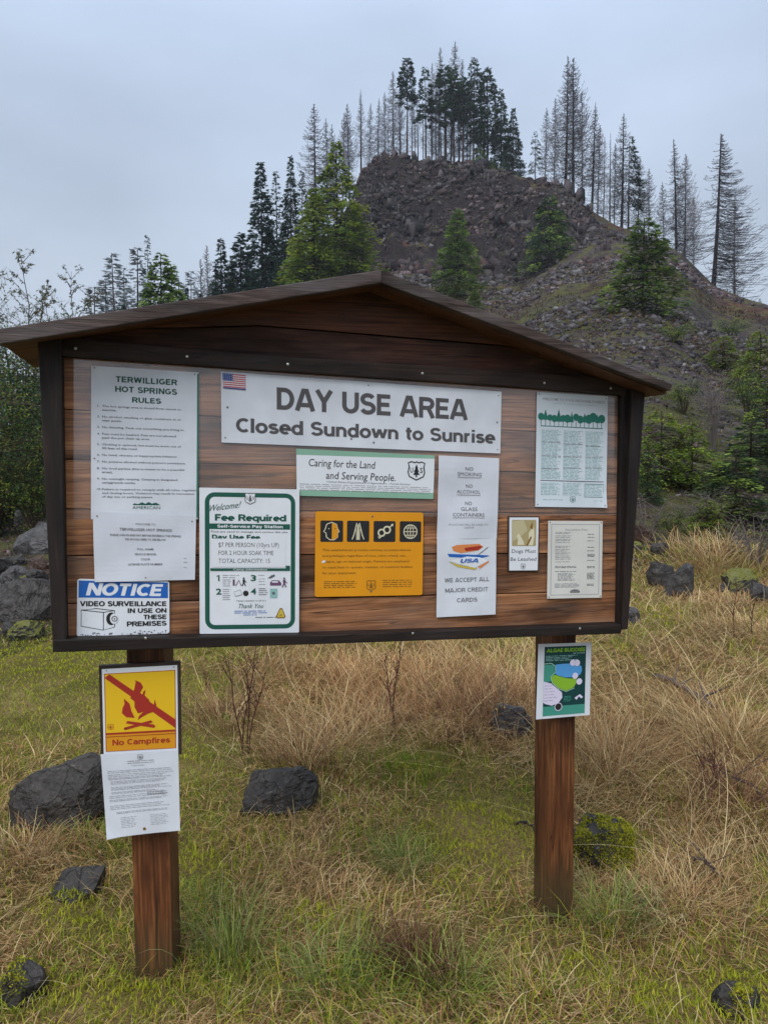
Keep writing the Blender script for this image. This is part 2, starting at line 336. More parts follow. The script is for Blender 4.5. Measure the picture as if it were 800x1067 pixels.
M['screw'] = plain('screw_steel', (0.6, 0.6, 0.58), 0.35, 1.0)
M['foliage'] = attr_mat('foliage', 0.65, 0.15, 0.4)
M['bark'] = attr_mat('bark', 0.85, 0.15)
M['blade'] = attr_mat('grass_blade', 0.7, 0.08, 0.35, vary=0.08)
M['rock'] = rock_mat('basalt', (0.016, 0.0135, 0.012), (0.062, 0.054, 0.048))
M['rock_grey'] = rock_mat('grey_basalt', (0.030, 0.028, 0.028), (0.105, 0.098, 0.097), 5)
M['rock_moss'] = rock_mat('mossy_basalt', (0.022, 0.022, 0.020), (0.085, 0.082, 0.075), 7, moss=0.75)
M['rock_red'] = rock_mat('reddish_rock', (0.04, 0.022, 0.016), (0.12, 0.07, 0.05), 7, moss=0.2)
# ================================================================== GROUND AND HILL
th = np.concatenate([np.linspace(-math.pi, -0.75, 70, endpoint=False), np.linspace(-0.75, -0.46, 40, endpoint=False),
                     np.linspace(-0.46, 0.50, 470, endpoint=False), np.linspace(0.50, 0.75, 36, endpoint=False), np.linspace(0.75, math.pi, 70, endpoint=False)])
nth = len(th)
thc = np.clip(th, -1.2, 1.2); pxc = 400+F*np.tan(thc); backc = np.clip((np.abs(th)-1.2)/0.6, 0, 1)
Dc, Tc, Zc = radii(pxc, thc, backc)
s1 = np.linspace(0, 1, 110)
r1 = 0.25*(Tc[:, None]/0.25)**s1[None, :]
s2 = np.concatenate([np.linspace(0, .80, 120), np.linspace(.80, 1, 90)[1:]])[1:]
r2 = Tc[:, None]+(Dc-Tc)[:, None]*s2[None, :]
s3 = np.linspace(0, 1, 34)[1:]
r3 = Dc[:, None]*(1400.0/Dc[:, None])**s3[None, :]
def sheet(name, r, centre, mat):
    nr = r.shape[1]
    x = r*np.sin(th)[:, None]; y = r*np.cos(th)[:, None]; z = terrain(x, y)
    V = np.stack([x, y, z], -1).reshape(-1, 3)
    i = np.arange(nth)[:, None]; j = np.arange(nr-1)[None, :]; i2 = (i+1) % nth
    Fq = np.stack([i*nr+j+0*i, i2*nr+j, i2*nr+j+1, i*nr+j+1], -1).reshape(-1, 4)[:, ::-1]
    if centre:
        V = np.vstack([V, [[0, 0, tz(0, 0)]]])
        c = len(V)-1
        ii = np.arange(nth); tri = np.stack([ii*nr, np.full(nth, c), ((ii+1) % nth)*nr, ii*nr], -1)
        faces = [tuple(int(q) for q in f) for f in Fq]+[(int(a[0]), int(a[2]), c)[::-1] for a in tri]
        o = link_mesh(name, V, faces, mat, smooth=True)
    else:
        o = link_mesh(name, V, Fq, mat, smooth=True)
    return o
def ground_mat():
    m, t, b = newmat('meadow_soil'); nd = t.nodes; L = t.links
    co = nd.new('ShaderNodeTexCoord')
    n1 = nd.new('ShaderNodeTexNoise'); n1.inputs['Scale'].default_value = 1.7; n1.inputs['Detail'].default_value = 8; n1.inputs['Roughness'].default_value = 0.65; L.new(co.outputs['Object'], n1.inputs['Vector'])
    r = nd.new('ShaderNodeValToRGB'); cr_ = r.color_ramp
    cr_.elements[0].position = 0.3; cr_.elements[0].color = (0.085, 0.080, 0.022, 1); cr_.elements[1].position = 0.7; cr_.elements[1].color = (0.24, 0.17, 0.075, 1)
    e = cr_.elements.new(0.5); e.color = (0.15, 0.118, 0.040, 1); L.new(n1.outputs[0], r.inputs[0])
    n2 = nd.new('ShaderNodeTexNoise'); n2.inputs['Scale'].default_value = 90; n2.inputs['Detail'].default_value = 5; L.new(co.outputs['Object'], n2.inputs['Vector'])
    sp = nd.new('ShaderNodeValToRGB'); sp.color_ramp.elements[0].position = 0.3; sp.color_ramp.elements[0].color = (0.4, 0.4, 0.4, 1); sp.color_ramp.elements[1].position = 0.72; sp.color_ramp.elements[1].color = (1.35, 1.3, 1.2, 1); L.new(n2.outputs[0], sp.inputs[0])
    mu = nd.new('ShaderNodeMixRGB'); mu.blend_type = 'MULTIPLY'; mu.inputs[0].default_value = 1; L.new(r.outputs[0], mu.inputs[1]); L.new(sp.outputs[0], mu.inputs[2])
    L.new(mu.outputs[0], b.inputs['Base Color']); b.inputs['Roughness'].default_value = 0.9; b.inputs['Specular IOR Level'].default_value = 0.1
    bu = nd.new('ShaderNodeBump'); bu.inputs['Strength'].default_value = 0.8; bu.inputs['Distance'].default_value = 0.02; L.new(n2.outputs[0], bu.inputs['Height']); L.new(bu.outputs[0], b.inputs['Normal'])
    return m
def hill_mat():
    m, t, b = newmat('hill_rock_soil'); nd = t.nodes; L = t.links
    co = nd.new('ShaderNodeTexCoord')
    def noise(s, d=8, r=0.65):
        n = nd.new('ShaderNodeTexNoise'); n.inputs['Scale'].default_value = s; n.inputs['Detail'].default_value = d; n.inputs['Roughness'].default_value = r; L.new(co.outputs['Object'], n.inputs['Vector']); return n
    n1 = noise(0.10); n2 = noise(0.55); n3 = noise(2.6, 6, 0.7); n4 = noise(0.22, 7)
    r = nd.new('ShaderNodeValToRGB'); cr_ = r.color_ramp                 # rusty soil to grey rubble
    cr_.elements[0].position = 0.36; cr_.elements[0].color = (0.070, 0.029, 0.022, 1); cr_.elements[1].position = 0.62; cr_.elements[1].color = (0.056, 0.047, 0.047, 1)
    e = cr_.elements.new(0.48); e.color = (0.034, 0.023, 0.022, 1); L.new(n1.outputs[0], r.inputs[0])
    s = nd.new('ShaderNodeValToRGB'); s.color_ramp.elements[0].position = 0.34; s.color_ramp.elements[0].color = (0.22, 0.21, 0.21, 1); s.color_ramp.elements[1].position = 0.68; s.color_ramp.elements[1].color = (1.9, 1.85, 1.8, 1); L.new(n3.outputs[0], s.inputs[0])
    mu = nd.new('ShaderNodeMixRGB'); mu.blend_type = 'MULTIPLY'; mu.inputs[0].default_value = 1; L.new(r.outputs[0], mu.inputs[1]); L.new(s.outputs[0], mu.inputs[2])
    mr = nd.new('ShaderNodeMapRange'); mr.inputs['From Min'].default_value = 0.47; mr.inputs['From Max'].default_value = 0.58; mr.inputs['To Max'].default_value = 0.65; L.new(n2.outputs[0], mr.inputs['Value'])
    mm = nd.new('ShaderNodeMixRGB'); mm.inputs[2].default_value = (0.085, 0.088, 0.018, 1); L.new(mr.outputs[0], mm.inputs[0]); L.new(mu.outputs[0], mm.inputs[1])
    ge = nd.new('ShaderNodeNewGeometry'); sx = nd.new('ShaderNodeSeparateXYZ'); L.new(ge.outputs['Normal'], sx.inputs[0])   # soil lies on the ledges, bare rock stands steep
    ad = nd.new('ShaderNodeMath'); ad.operation = 'MULTIPLY_ADD'; ad.inputs[1].default_value = 0.5; L.new(n3.outputs[0], ad.inputs[0]); L.new(sx.outputs['Z'], ad.inputs[2])
    sr = nd.new('ShaderNodeMapRange'); sr.inputs['From Min'].default_value = 0.86; sr.inputs['From Max'].default_value = 1.04; sr.inputs['To Min'].default_value = 0.92; sr.inputs['To Max'].default_value = 0.0; L.new(ad.outputs[0], sr.inputs['Value'])
    rk = nd.new('ShaderNodeMixRGB'); rk.blend_type = 'MULTIPLY'; rk.inputs[0].default_value = 1; rk.inputs[1].default_value = (0.020, 0.016, 0.018, 1); L.new(s.outputs[0], rk.inputs[2])
    mk = nd.new('ShaderNodeMixRGB'); L.new(sr.outputs[0], mk.inputs[0]); L.new(mm.outputs[0], mk.inputs[1]); L.new(rk.outputs[0], mk.inputs[2])
    L.new(mk.outputs[0], b.inputs['Base Color']); b.inputs['Roughness'].default_value = 0.9; b.inputs['Specular IOR Level'].default_value = 0.15
    bu = nd.new('ShaderNodeBump'); bu.inputs['Strength'].default_value = 0.9; bu.inputs['Distance'].default_value = 0.35; L.new(n3.outputs[0], bu.inputs['Height']); L.new(bu.outputs[0], b.inputs['Normal'])
    return m
tag(sheet('ground', r1, True, ground_mat()), 'grassy meadow ground around the wooden notice board', 'ground', kind='structure')
rh = np.concatenate([r1[:, -1:], r2, r3], 1)
tag(sheet('hill', rh, False, hill_mat()), 'steep rocky brown hill rising behind the notice board', 'hill', kind='structure')

# ------------------------------------------------------------------ misty air
HAZE = 0.0003
hm = bpy.data.materials.new('mist'); hm.use_nodes = True
ht = hm.node_tree
for n in list(ht.nodes): ht.nodes.remove(n)
ho = ht.nodes.new('ShaderNodeOutputMaterial'); hv = ht.nodes.new('ShaderNodeVolumePrincipled')
hv.inputs['Color'].default_value = (0.86, 0.91, 1.0, 1); hv.inputs['Density'].default_value = HAZE; hv.inputs['Anisotropy'].default_value = 0.2
ht.links.new(hv.outputs[0], ho.inputs['Volume'])
bmx = bmesh.new(); bmesh.ops.create_cube(bmx, size=1)
me = bpy.data.meshes.new('haze'); bmx.to_mesh(me); bmx.free(); me.materials.append(hm)
hz = bpy.data.objects.new('haze', me); COL.objects.link(hz)
zlow = float(min(terrain(rh*np.sin(th)[:, None], rh*np.cos(th)[:, None]).min(), 0))-1.0
hz.scale = (3000, 3000, 86-zlow); hz.location = (0, 0, (86+zlow)/2)
tag(hz, 'thin grey mist hanging in front of the far trees', 'haze', kind='stuff')

# ================================================================== NOTICE BOARD
PSI = rad(15.5)
OB = at(385, 520, 2.5)
U = Vector((math.cos(PSI), math.sin(PSI), 0)); NN = Vector((math.sin(PSI), -math.cos(PSI), 0))
def bp(px, py, n):
    """pixel -> (u, v) on the plane parallel to the board, n metres in front of its planks"""
    d = ray(px, py); t = (n-(EYE-OB).dot(NN))/d.dot(NN)
    P = EYE+d*t
    return (P-OB).dot(U), P.z
gz = tz(OB.x, OB.y)
kiosk = empty('notice_board', (OB.x, OB.y, gz), PSI)
tag(kiosk, 'dark timber notice board with a small gable roof on two square posts in the grass', 'notice board')
def prism(name, corners, n0, n1, mat, parent=kiosk, bevel=0.004, pix=True, base=None, seg=1):
    """solid board: outline (photo pixels read on its front plane n1, or (u,v) metres) from n0 back to n1 front"""
    pts = [bp(px, py, n1) for px, py in corners] if pix else corners
    bm = bmesh.new()
    f = [bm.verts.new((u, -n1, v-gz)) for u, v in pts]; k = [bm.verts.new((u, -n0, v-gz)) for u, v in pts]
    m = len(f)
    bm.faces.new(f); bm.faces.new(k[::-1])
    for i in range(m): bm.faces.new((f[i], k[i], k[(i+1) % m], f[(i+1) % m]))
    bmesh.ops.recalc_face_normals(bm, faces=bm.faces)
    if bevel: bmesh.ops.bevel(bm, geom=list(bm.edges), offset=bevel, segments=2, profile=0.6, affect='EDGES')
    me = bpy.data.meshes.new(name); bm.to_mesh(me); bm.free(); me.materials.append(mat)
    o = bpy.data.objects.new(name, me); COL.objects.link(o); o.parent = parent
    return o
# planks of the panel: seams read at x=64 and x=652
seamL = [370, 426, 478, 530, 579, 629.5, 674]; seamR = [408, 454.5, 495, 535.5, 576.5, 615.5, 658]
for i in range(6):
    g = 0.6
    prism('plank', [(58, seamL[i]+g), (664-(seamR[i]-408)*.065, seamR[i]+g), (664-(seamR[i+1]-408)*.065, seamR[i+1]-g*0.6), (58, seamL[i+1]-g*0.6)], -0.035, 0.001*(i % 2), M['plank'], bevel=0.003)
# gable boards above the top rail
prism('gable_board', [(58, 345), (270, 340), (526, 361), (668, 392), (668, 404), (58, 366)], -0.035, 0.002, M['gable'], bevel=0.003)
prism('gable_board', [(66, 344), (398, 286), (660, 388), (526, 359.5), (270, 338.5)], -0.035, 0.006, M['gable'], bevel=0.003)
prism('seam_light_block', [(60, 352), (397, 296), (655, 395), (646, 655), (60, 672)], -0.052, -0.037, M['trim'], bevel=0)  # added dark sheet: stops daylight leaking through the plank seams
# frame
prism('top_rail', [(62, 351), (280, 370.5), (520, 386), (652, 396), (652, 412), (520, 402), (280, 386), (62, 371)], 0.004, 0.032, M['rail'])
prism('bottom_rail', [(55, 666.5), (330, 661.5), (530, 655), (647, 650.5), (647, 660.5), (530, 664.5), (330, 671.5), (55, 680)], -0.04, 0.052, M['trim'])
prism('side_board', [(39, 346), (64, 350), (69.5, 679), (55.5, 680)], -0.05, 0.05, M['stile'])
prism('side_board', [(659, 392), (673, 395), (654, 656), (647.5, 656)], -0.05, 0.05, M['stile'])
prism('side_batten', [(647, 396), (656, 396), (648, 655), (643.5, 655)], 0.004, 0.026, M['stile'], bevel=0.002)
# roof: two slabs with fascia boards on the front edge
NF = 0.17
pk = bp(397.5, 281, NF); pkb = bp(397.5, 294.5, NF)
eL = bp(-4, 343, NF); eLb = bp(-4, 359, NF); eR = bp(701, 400.5, NF); eRb = bp(697.5, 407, NF)
prism('fascia', [pk, eL, eLb, pkb], NF-0.035, NF, M['fascia'], pix=False, bevel=0.003)
prism('fascia', [eR, pk, pkb, (eRb[0]+0.004, eRb[1])], NF-0.035, NF-0.002, M['fascia'], pix=False, bevel=0.003)
def lower(p, d): return (p[0], p[1]-d)
prism('roof_slope', [lower(pk, .004), lower(eL, .004), lower(eL, .030), lower(pk, .030)], -0.42, NF-0.037, M['soffit'], pix=False, bevel=0)
prism('roof_slope', [lower(eR, .004), lower(pk, .004), lower(pk, .030), lower(eR, .030)], -0.42, NF-0.037, M['soffit'], pix=False, bevel=0)
for px, py in ((79, 363), (195, 371.5), (300, 379.5), (440, 389), (567, 399), (636, 404.5), (152, 665), (430, 660), (604, 655)):
    nn = 0.033 if py < 500 else 0.053
    u, v = bp(px, py, nn)
    bm = bmesh.new(); bmesh.ops.create_uvsphere(bm, u_segments=10, v_segments=6, radius=0.0045)
    for q in bm.verts: q.co = Vector((q.co.x, q.co.z*0.4, q.co.y))+Vector((u, -nn, v-gz))
    me = bpy.data.meshes.new('screw'); bm.to_mesh(me); bm.free(); me.materials.append(M['screw'])
    o = bpy.data.objects.new('screw', me); COL.objects.link(o); o.parent = kiosk
# posts: square timbers behind the planks, down into the ground
def post(px_base, py_base, px_top, wid, dep, yaw):
    """front corner of the foot stands at that pixel"""
    g = ground_at(px_base, py_base)
    utop, _ = bp(px_top, 640, -0.04)
    P = OB+U*utop+NN*(-0.04)
    bm = bmesh.new()
    h0, h1 = -0.3, 1.92
    ax = Vector((math.cos(yaw), math.sin(yaw))); ay = Vector((-math.sin(yaw), math.cos(yaw)))
    rings = []
    for k in range(24):
        z = h0+(h1-h0)*k/23
        ring = []
        for sx, sy in ((-.5, 0), (.5, 0), (.5, 1), (-.5, 1)):
            q = ax*(sx*wid)+ay*(sy*dep)
            ring.append(bm.verts.new((q.x, q.y, z)))
        rings.append(ring)
    for a, b_ in zip(rings, rings[1:]):
        for i in range(4): bm.faces.new((a[i], a[(i+1) % 4], b_[(i+1) % 4], b_[i]))
    bm.faces.new(rings[-1]); bm.faces.new(rings[0][::-1])
    vert_edges = [e for e in bm.edges if abs(e.verts[0].co.z-e.verts[1].co.z) > 0.01]
    bmesh.ops.bevel(bm, geom=vert_edges, offset=0.006, segments=2, affect='EDGES')
    bmesh.ops.recalc_face_normals(bm, faces=bm.faces)
    me = bpy.data.meshes.new('post'); bm.to_mesh(me); bm.free(); me.materials.append(M['post'])
    o = bpy.data.objects.new('post', me); COL.objects.link(o); o.parent = kiosk
    loc = kiosk.matrix_world.inverted() if False else None
    # local placement under the kiosk
    w = P-Vector((OB.x, OB.y, 0)); o.location = (w.dot(U), -w.dot(NN)+0.004, 0)
    o.rotation_euler = (0, 0, 0)
    return o
POST_L = post(160, 1016, 151, 0.118, 0.12, rad(-12.5))
POST_R = post(575, 960, 588, 0.096, 0.13, rad(0))
# scuffed clear sheet over the upper part of the planks
am, at_, ab = newmat('clear_acrylic')
tr = at_.nodes.new('ShaderNodeBsdfTransparent'); gl = at_.nodes.new('ShaderNodeBsdfGlossy'); gl.inputs['Roughness'].default_value = 0.12
df = at_.nodes.new('ShaderNodeBsdfDiffuse'); df.inputs['Color'].default_value = (0.7, 0.7, 0.72, 1)
m1 = at_.nodes.new('ShaderNodeMixShader'); m1.inputs[0].default_value = 0.06
m2 = at_.nodes.new('ShaderNodeMixShader'); m2.inputs[0].default_value = 0.04
at_.links.new(tr.outputs[0], m1.inputs[1]); at_.links.new(gl.outputs[0], m1.inputs[2]); at_.links.new(m1.outputs[0], m2.inputs[1]); at_.links.new(df.outputs[0], m2.inputs[2])
at_.links.new(m2.outputs[0], at_.nodes['Material Output'].inputs[0])
prism('clear_cover', [(77, 373.5), (645, 412.5), (645.5, 537), (77, 541)], 0.0035, 0.0065, am, bevel=0)
# ================================================================== SIGNS AND PAPERS
_tc = {}
def glyphs(s, bold, shear):
    key = (s, bold, shear)
    if key in _tc: return _tc[key]
    cu = bpy.data.curves.new('t', 'FONT'); cu.body = s; cu.dimensions = '2D'; cu.fill_mode = 'BOTH'
    cu.offset = bold; cu.shear = shear; cu.resolution_u = 2 if len(s) < 26 else 1
    ob = bpy.data.objects.new('t', cu); COL.objects.link(ob)
    dg = bpy.context.evaluated_depsgraph_get()
    me = bpy.data.meshes.new_from_object(ob.evaluated_get(dg))
    v = np.array([q.co[:2] for q in me.vertices]); f = [tuple(p.vertices) for p in me.polygons]
    bpy.data.objects.remove(ob); bpy.data.curves.remove(cu); bpy.data.meshes.remove(me)
    _tc[key] = (v, f); return v, f
INK = {}
def ink(name, c, rough=0.5):
    if name not in INK: INK[name] = plain('ink_'+name, c, rough, spec=0.3)
    return INK[name]
for nm, c in dict(black=(.018, .018, .02), soft=(.12, .12, .13), grey=(.30, .30, .32), green=(.012, .085, .060), mid=(.02, .16, .12), pale=(.24, .44, .42), blue=(.015, .11, .42), white=(.66, .69, .73),
                  red=(.33, .028, .018), yellow=(.70, .44, .015), amber=(.62, .27, .014), brown=(.20, .10, .015), navy=(.03, .05, .16), tan=(.36, .30, .15), cream=(.62, .58, .42), ochre=(.52, .40, .06), sand=(.46, .41, .25),
                  orange=(.62, .22, .07), sky=(.08, .30, .62), lime=(.22, .42, .03), deep=(.006, .045, .045), teal=(.05, .26, .20), lilac=(.62, .58, .74), flagred=(.45, .04, .05), flagblue=(.03, .06, .25), purple=(.14, .07, .14), mint=(.30, .52, .40), fade=(.085, .08, .085)).items(): ink(nm, c)
def paper_mat(name, c, rough=0.35, spec=0.35, vary=0.07):
    return plain(name, c, rough, spec=spec, vary=vary, scale=7, bump=0.22)
P_WHITE = paper_mat('laminated_paper', (.60, .635, .69), .26, .5, .10); P_DULL = paper_mat('damp_paper', (.57, .60, .66), 0.5); P_METAL = paper_mat('painted_metal', (.66, .69, .73), 0.3)
P_AMBER = paper_mat('amber_metal', (.66, .27, .010), 0.35); P_CREAM = paper_mat('cream_paper', (.58, .58, .54), .5); P_GREEN = paper_mat('green_card', (.22, .40, .30), .5)
P_DARK = plain('dark_board', (.03, .018, .013), .6, vary=.3); P_BLUEP = paper_mat('pale_blue_paper', (.58, .65, .71), .45)

class Sign:
    def __init__(s, name, label, cat, corners, n, mat, thick=0.0015, rnd=0.0, warp=None, group=None, edge=None):
        c = [Vector(bp(px, py, n+thick)) for px, py in corners]
        tl, tr_, br, bl = c
        s.W = ((tr_-tl).length+(br-bl).length)/2; s.H = ((tl-bl).length+(tr_-br).length)/2
        ce = (tl+tr_+br+bl)/4
        ex = ((tr_-tl)+(br-bl)).normalized(); ey = ((tl-bl)+(tr_-br)).normalized()
        ang = (math.atan2(ex.y, ex.x)+math.atan2(ey.y, ey.x)-math.pi/2)/2
        s.warp = warp or (lambda x, y: 0.0); s.t = thick; s.parts = {}
        # bilinear map keeps the sheet's own slightly skewed outline
        R = Matrix.Rotation(-ang, 2)
        loc = [R @ (q-ce) for q in c]
        s.loc = loc
        W = OB+U*ce.x+NN*n; 
        s.o = empty(name, (W.x, W.y, ce.y)) if False else None
        nx = ny = 14 if warp else 1
        if rnd: nx = ny = 1
        bm = bmesh.new()
        if rnd:
            rim = s.rrect(0, 0, 1, 1, rnd)
        else:
            rim = [(i/nx, 0) for i in range(nx)]+[(1, j/ny) for j in range(ny)]+[(1-i/nx, 1) for i in range(nx)]+[(0, 1-j/ny) for j in range(ny)]
        if warp:
            g = [[bm.verts.new(s.pos(i/nx, j/ny, 0)) for j in range(ny+1)] for i in range(nx+1)]
            h = [[bm.verts.new(v.co+Vector((0, thick, 0))) for v in row] for row in g]
            for i in range(nx):
                for j in range(ny):
                    bm.faces.new((g[i][j], g[i][j+1], g[i+1][j+1], g[i+1][j])); bm.faces.new((h[i][j], h[i+1][j], h[i+1][j+1], h[i][j+1]))
            ed = [(i, 0) for i in range(nx+1)]+[(nx, j) for j in range(1, ny+1)]+[(i, ny) for i in range(nx-1, -1, -1)]+[(0, j) for j in range(ny-1, 0, -1)]
            for (a0, b0), (a1, b1) in zip(ed, ed[1:]+ed[:1]): bm.faces.new((g[a0][b0], g[a1][b1], h[a1][b1], h[a0][b0]))
            bmesh.ops.recalc_face_normals(bm, faces=bm.faces)
        else:
            f = [bm.verts.new(s.pos(x, y, 0)) for x, y in rim]; b_ = [bm.verts.new(Vector(s.pos(x, y, 0))+Vector((0, thick, 0))) for x, y in rim]
            bm.faces.new(f[::-1]); bm.faces.new(b_)
            for i in range(len(f)): bm.faces.new((f[i], b_[i], b_[(i+1) % len(f)], f[(i+1) % len(f)]))
            bmesh.ops.recalc_face_normals(bm, faces=bm.faces)
        me = bpy.data.meshes.new(name); bm.to_mesh(me); bm.free(); me.materials.append(mat)
        s.o = bpy.data.objects.new(name, me); COL.objects.link(s.o)
        s.o.location = (W.x, W.y, ce.y); s.o.rotation_euler = Matrix(((U.x, -NN.x, 0), (U.y, -NN.y, 0), (0, 0, 1))).to_4x4().to_euler()
        s.o.rotation_euler = (Matrix.Rotation(PSI, 4, 'Z') @ Matrix.Rotation(-ang, 4, 'Y')).to_euler()
        tag(s.o, label, cat, group)
    def pos(s, x, y, layer):
        tl, tr_, br, bl = s.loc
        p = tl*(1-x)*(1-y)+tr_*x*(1-y)+br*x*y+bl*(1-x)*y
        return (p.x, -s.t-0.00035*layer-s.warp(x, y), p.y)
    def rrect(s, x0, y0, x1, y1, r, k=5):
        """rounded rectangle, r in units of the sign's width"""
        rx, ry = r, r*s.W/s.H; P = []
        for cx, cy, a0 in ((x1-rx, y0+ry, -90), (x1-rx, y1-ry, 0), (x0+rx, y1-ry, 90), (x0+rx, y0+ry, 180)):
            for i in range(k+1):
                a = rad(a0+90*i/k); P.append((cx+rx*math.cos(a), cy+ry*math.sin(a)))
        return P
    def add(s, part, pts, faces, mat, layer):
        d = s.parts.setdefault(part, [[], [], [], []])
        b = len(d[0]); d[0] += [s.pos(x, y, layer) for x, y in pts]
        if mat not in d[3]: d[3].append(mat)
        k = d[3].index(mat)
        for f in faces: d[1].append(tuple(b+i for i in f)); d[2].append(k)
    def poly(s, part, pts, c, layer=1): s.add(part, pts, [tuple(range(len(pts)))], INK[c], layer)
    def rect(s, part, x0, y0, x1, y1, c, layer=1): s.poly(part, [(x0, y0), (x1, y0), (x1, y1), (x0, y1)], c, layer)
    def ell(s, part, cx, cy, r, c, layer=1, k=20, ry=None):
        """circle, r in widths (or an ellipse with ry in widths)"""
        q = s.W/s.H; s.poly(part, [(cx+r*math.cos(2*math.pi*i/k), cy+(ry or r)*q*math.sin(2*math.pi*i/k)) for i in range(k)], c, layer)
    def stroke(s, part, pts, w, c, layer=1, closed=False):
        """a line of width w (in widths)"""
        q = s.W/s.H; P = [Vector((x, y/q)) for x, y in pts]; n = len(P); L_, R_ = [], []
        for i in range(n):
            a = P[(i-1) % n] if closed or i else P[i]; b = P[(i+1) % n] if closed or i < n-1 else P[i]
            d = b-a; d = d.normalized() if d.length > 1e-9 else Vector((1, 0)); m = Vector((-d.y, d.x))*w/2
            L_.append(P[i]+m); R_.append(P[i]-m)
        pts2 = [(v.x, v.y*q) for v in L_]+[(v.x, v.y*q) for v in R_]
        fs = [(i, (i+1) % n, n+(i+1) % n, n+i) for i in range(n if closed else n-1)]
        s.add(part, pts2, fs, INK[c], layer)
    def ring(s, part, cx, cy, r, w, c, layer=1, k=22):
        q = s.W/s.H; s.stroke(part, [(cx+r*math.cos(2*math.pi*i/k), cy+r*q*math.sin(2*math.pi*i/k)) for i in range(k)], w, c, layer, True)
    def text(s, txt, x0, y0, x1, y1, c='black', layer=2, bold=0.0, shear=0.0, part='lettering', rise=0.0):
        """lettering stretched into the box (cap height y0..y1); rise tilts the line upward"""
        v, f = glyphs(txt, bold, shear)
        if not len(v): return
        X0, X1 = v[:, 0].min(), v[:, 0].max()
        hv, _ = glyphs('H', bold, 0.0); Y0, Y1 = hv[:, 1].min(), hv[:, 1].max()
        pts = [(x0+(x-X0)/(X1-X0)*(x1-x0), y1-(y-Y0)/(Y1-Y0)*(y1-y0)-rise*(x-X0)/(X1-X0)) for x, y in v]
        s.add(part, pts, f, INK[c], layer)
    def dashes(s, x0, x1, ys, h, c='soft', layer=2, seed=1, ragged=0.25, part='small_print', word=0.05, centre=False):
        """lines of print too small to read: one short bar per word"""
        rg = random.Random(seed)
        for y in ys:
            e = x1-(x1-x0)*ragged*rg.random(); x = x0
            if centre: x = x0+(x1-e)/2; e = x1-(x1-e)/2
            while x < e:
                w = min(word*(0.4+1.3*rg.random()), e-x)
                s.rect(part, x, y-h*.34*(0.7+.5*rg.random()), x+w, y+h*.34*(0.8+.4*rg.random()), c, layer); x += w+word*0.22
    def shield(s, cx, cy, w, c='black', back=None, layer=2, part='emblem'):
        q = s.W/s.H
        out_ = [(-.5, -.42), (-.3, -.5), (-.12, -.44), (0, -.5), (.12, -.44), (.3, -.5), (.5, -.42), (.44, -.2), (.5, .12), (.42, .36), (.2, .46), (0, .56), (-.2, .46), (-.42, .36), (-.5, .12), (-.44, -.2)]
        P = [(cx+x*w, cy+y*w*q) for x, y in out_]
        if back: s.poly(part, P, back, layer)
        s.stroke(part, P, w*.07, c, layer+1, True)
        tree = [(0, -.36), (.10, -.12), (.06, -.12), (.16, .08), (.09, .08), (.2, .26), (.04, .26), (.04, .4), (-.04, .4), (-.04, .26), (-.2, .26), (-.09, .08), (-.16, .08), (-.06, -.12), (-.10, -.12)]
        s.poly(part, [(cx+x*w, cy+y*w*q) for x, y in tree], c, layer+1)
        s.text('U', cx-.38*w, cy-.16*w*q, cx-.2*w, cy+.14*w*q, c, layer+1, .01, part=part); s.text('S', cx+.2*w, cy-.16*w*q, cx+.38*w, cy+.14*w*q, c, layer+1, .01, part=part)
    def frame(s, part, x0, y0, x1, y1, r, w, c, layer=1):
        a = s.rrect(x0, y0, x1, y1, r); s.stroke(part, a, w, c, layer, True)
    def hole(s, px, py, r=.012): s.ell('screw', px, py, r, 'soft', 3, 10)
    def done(s):
        for name, (V, Fc, mi, mats) in s.parts.items():
            me = bpy.data.meshes.new(name); me.from_pydata(V, [], Fc); me.update()
            for m in mats: me.materials.append(m)
            me.polygons.foreach_set('material_index', mi)
            o = bpy.data.objects.new(name, me); COL.objects.link(o); o.parent = s.o
        return s.o


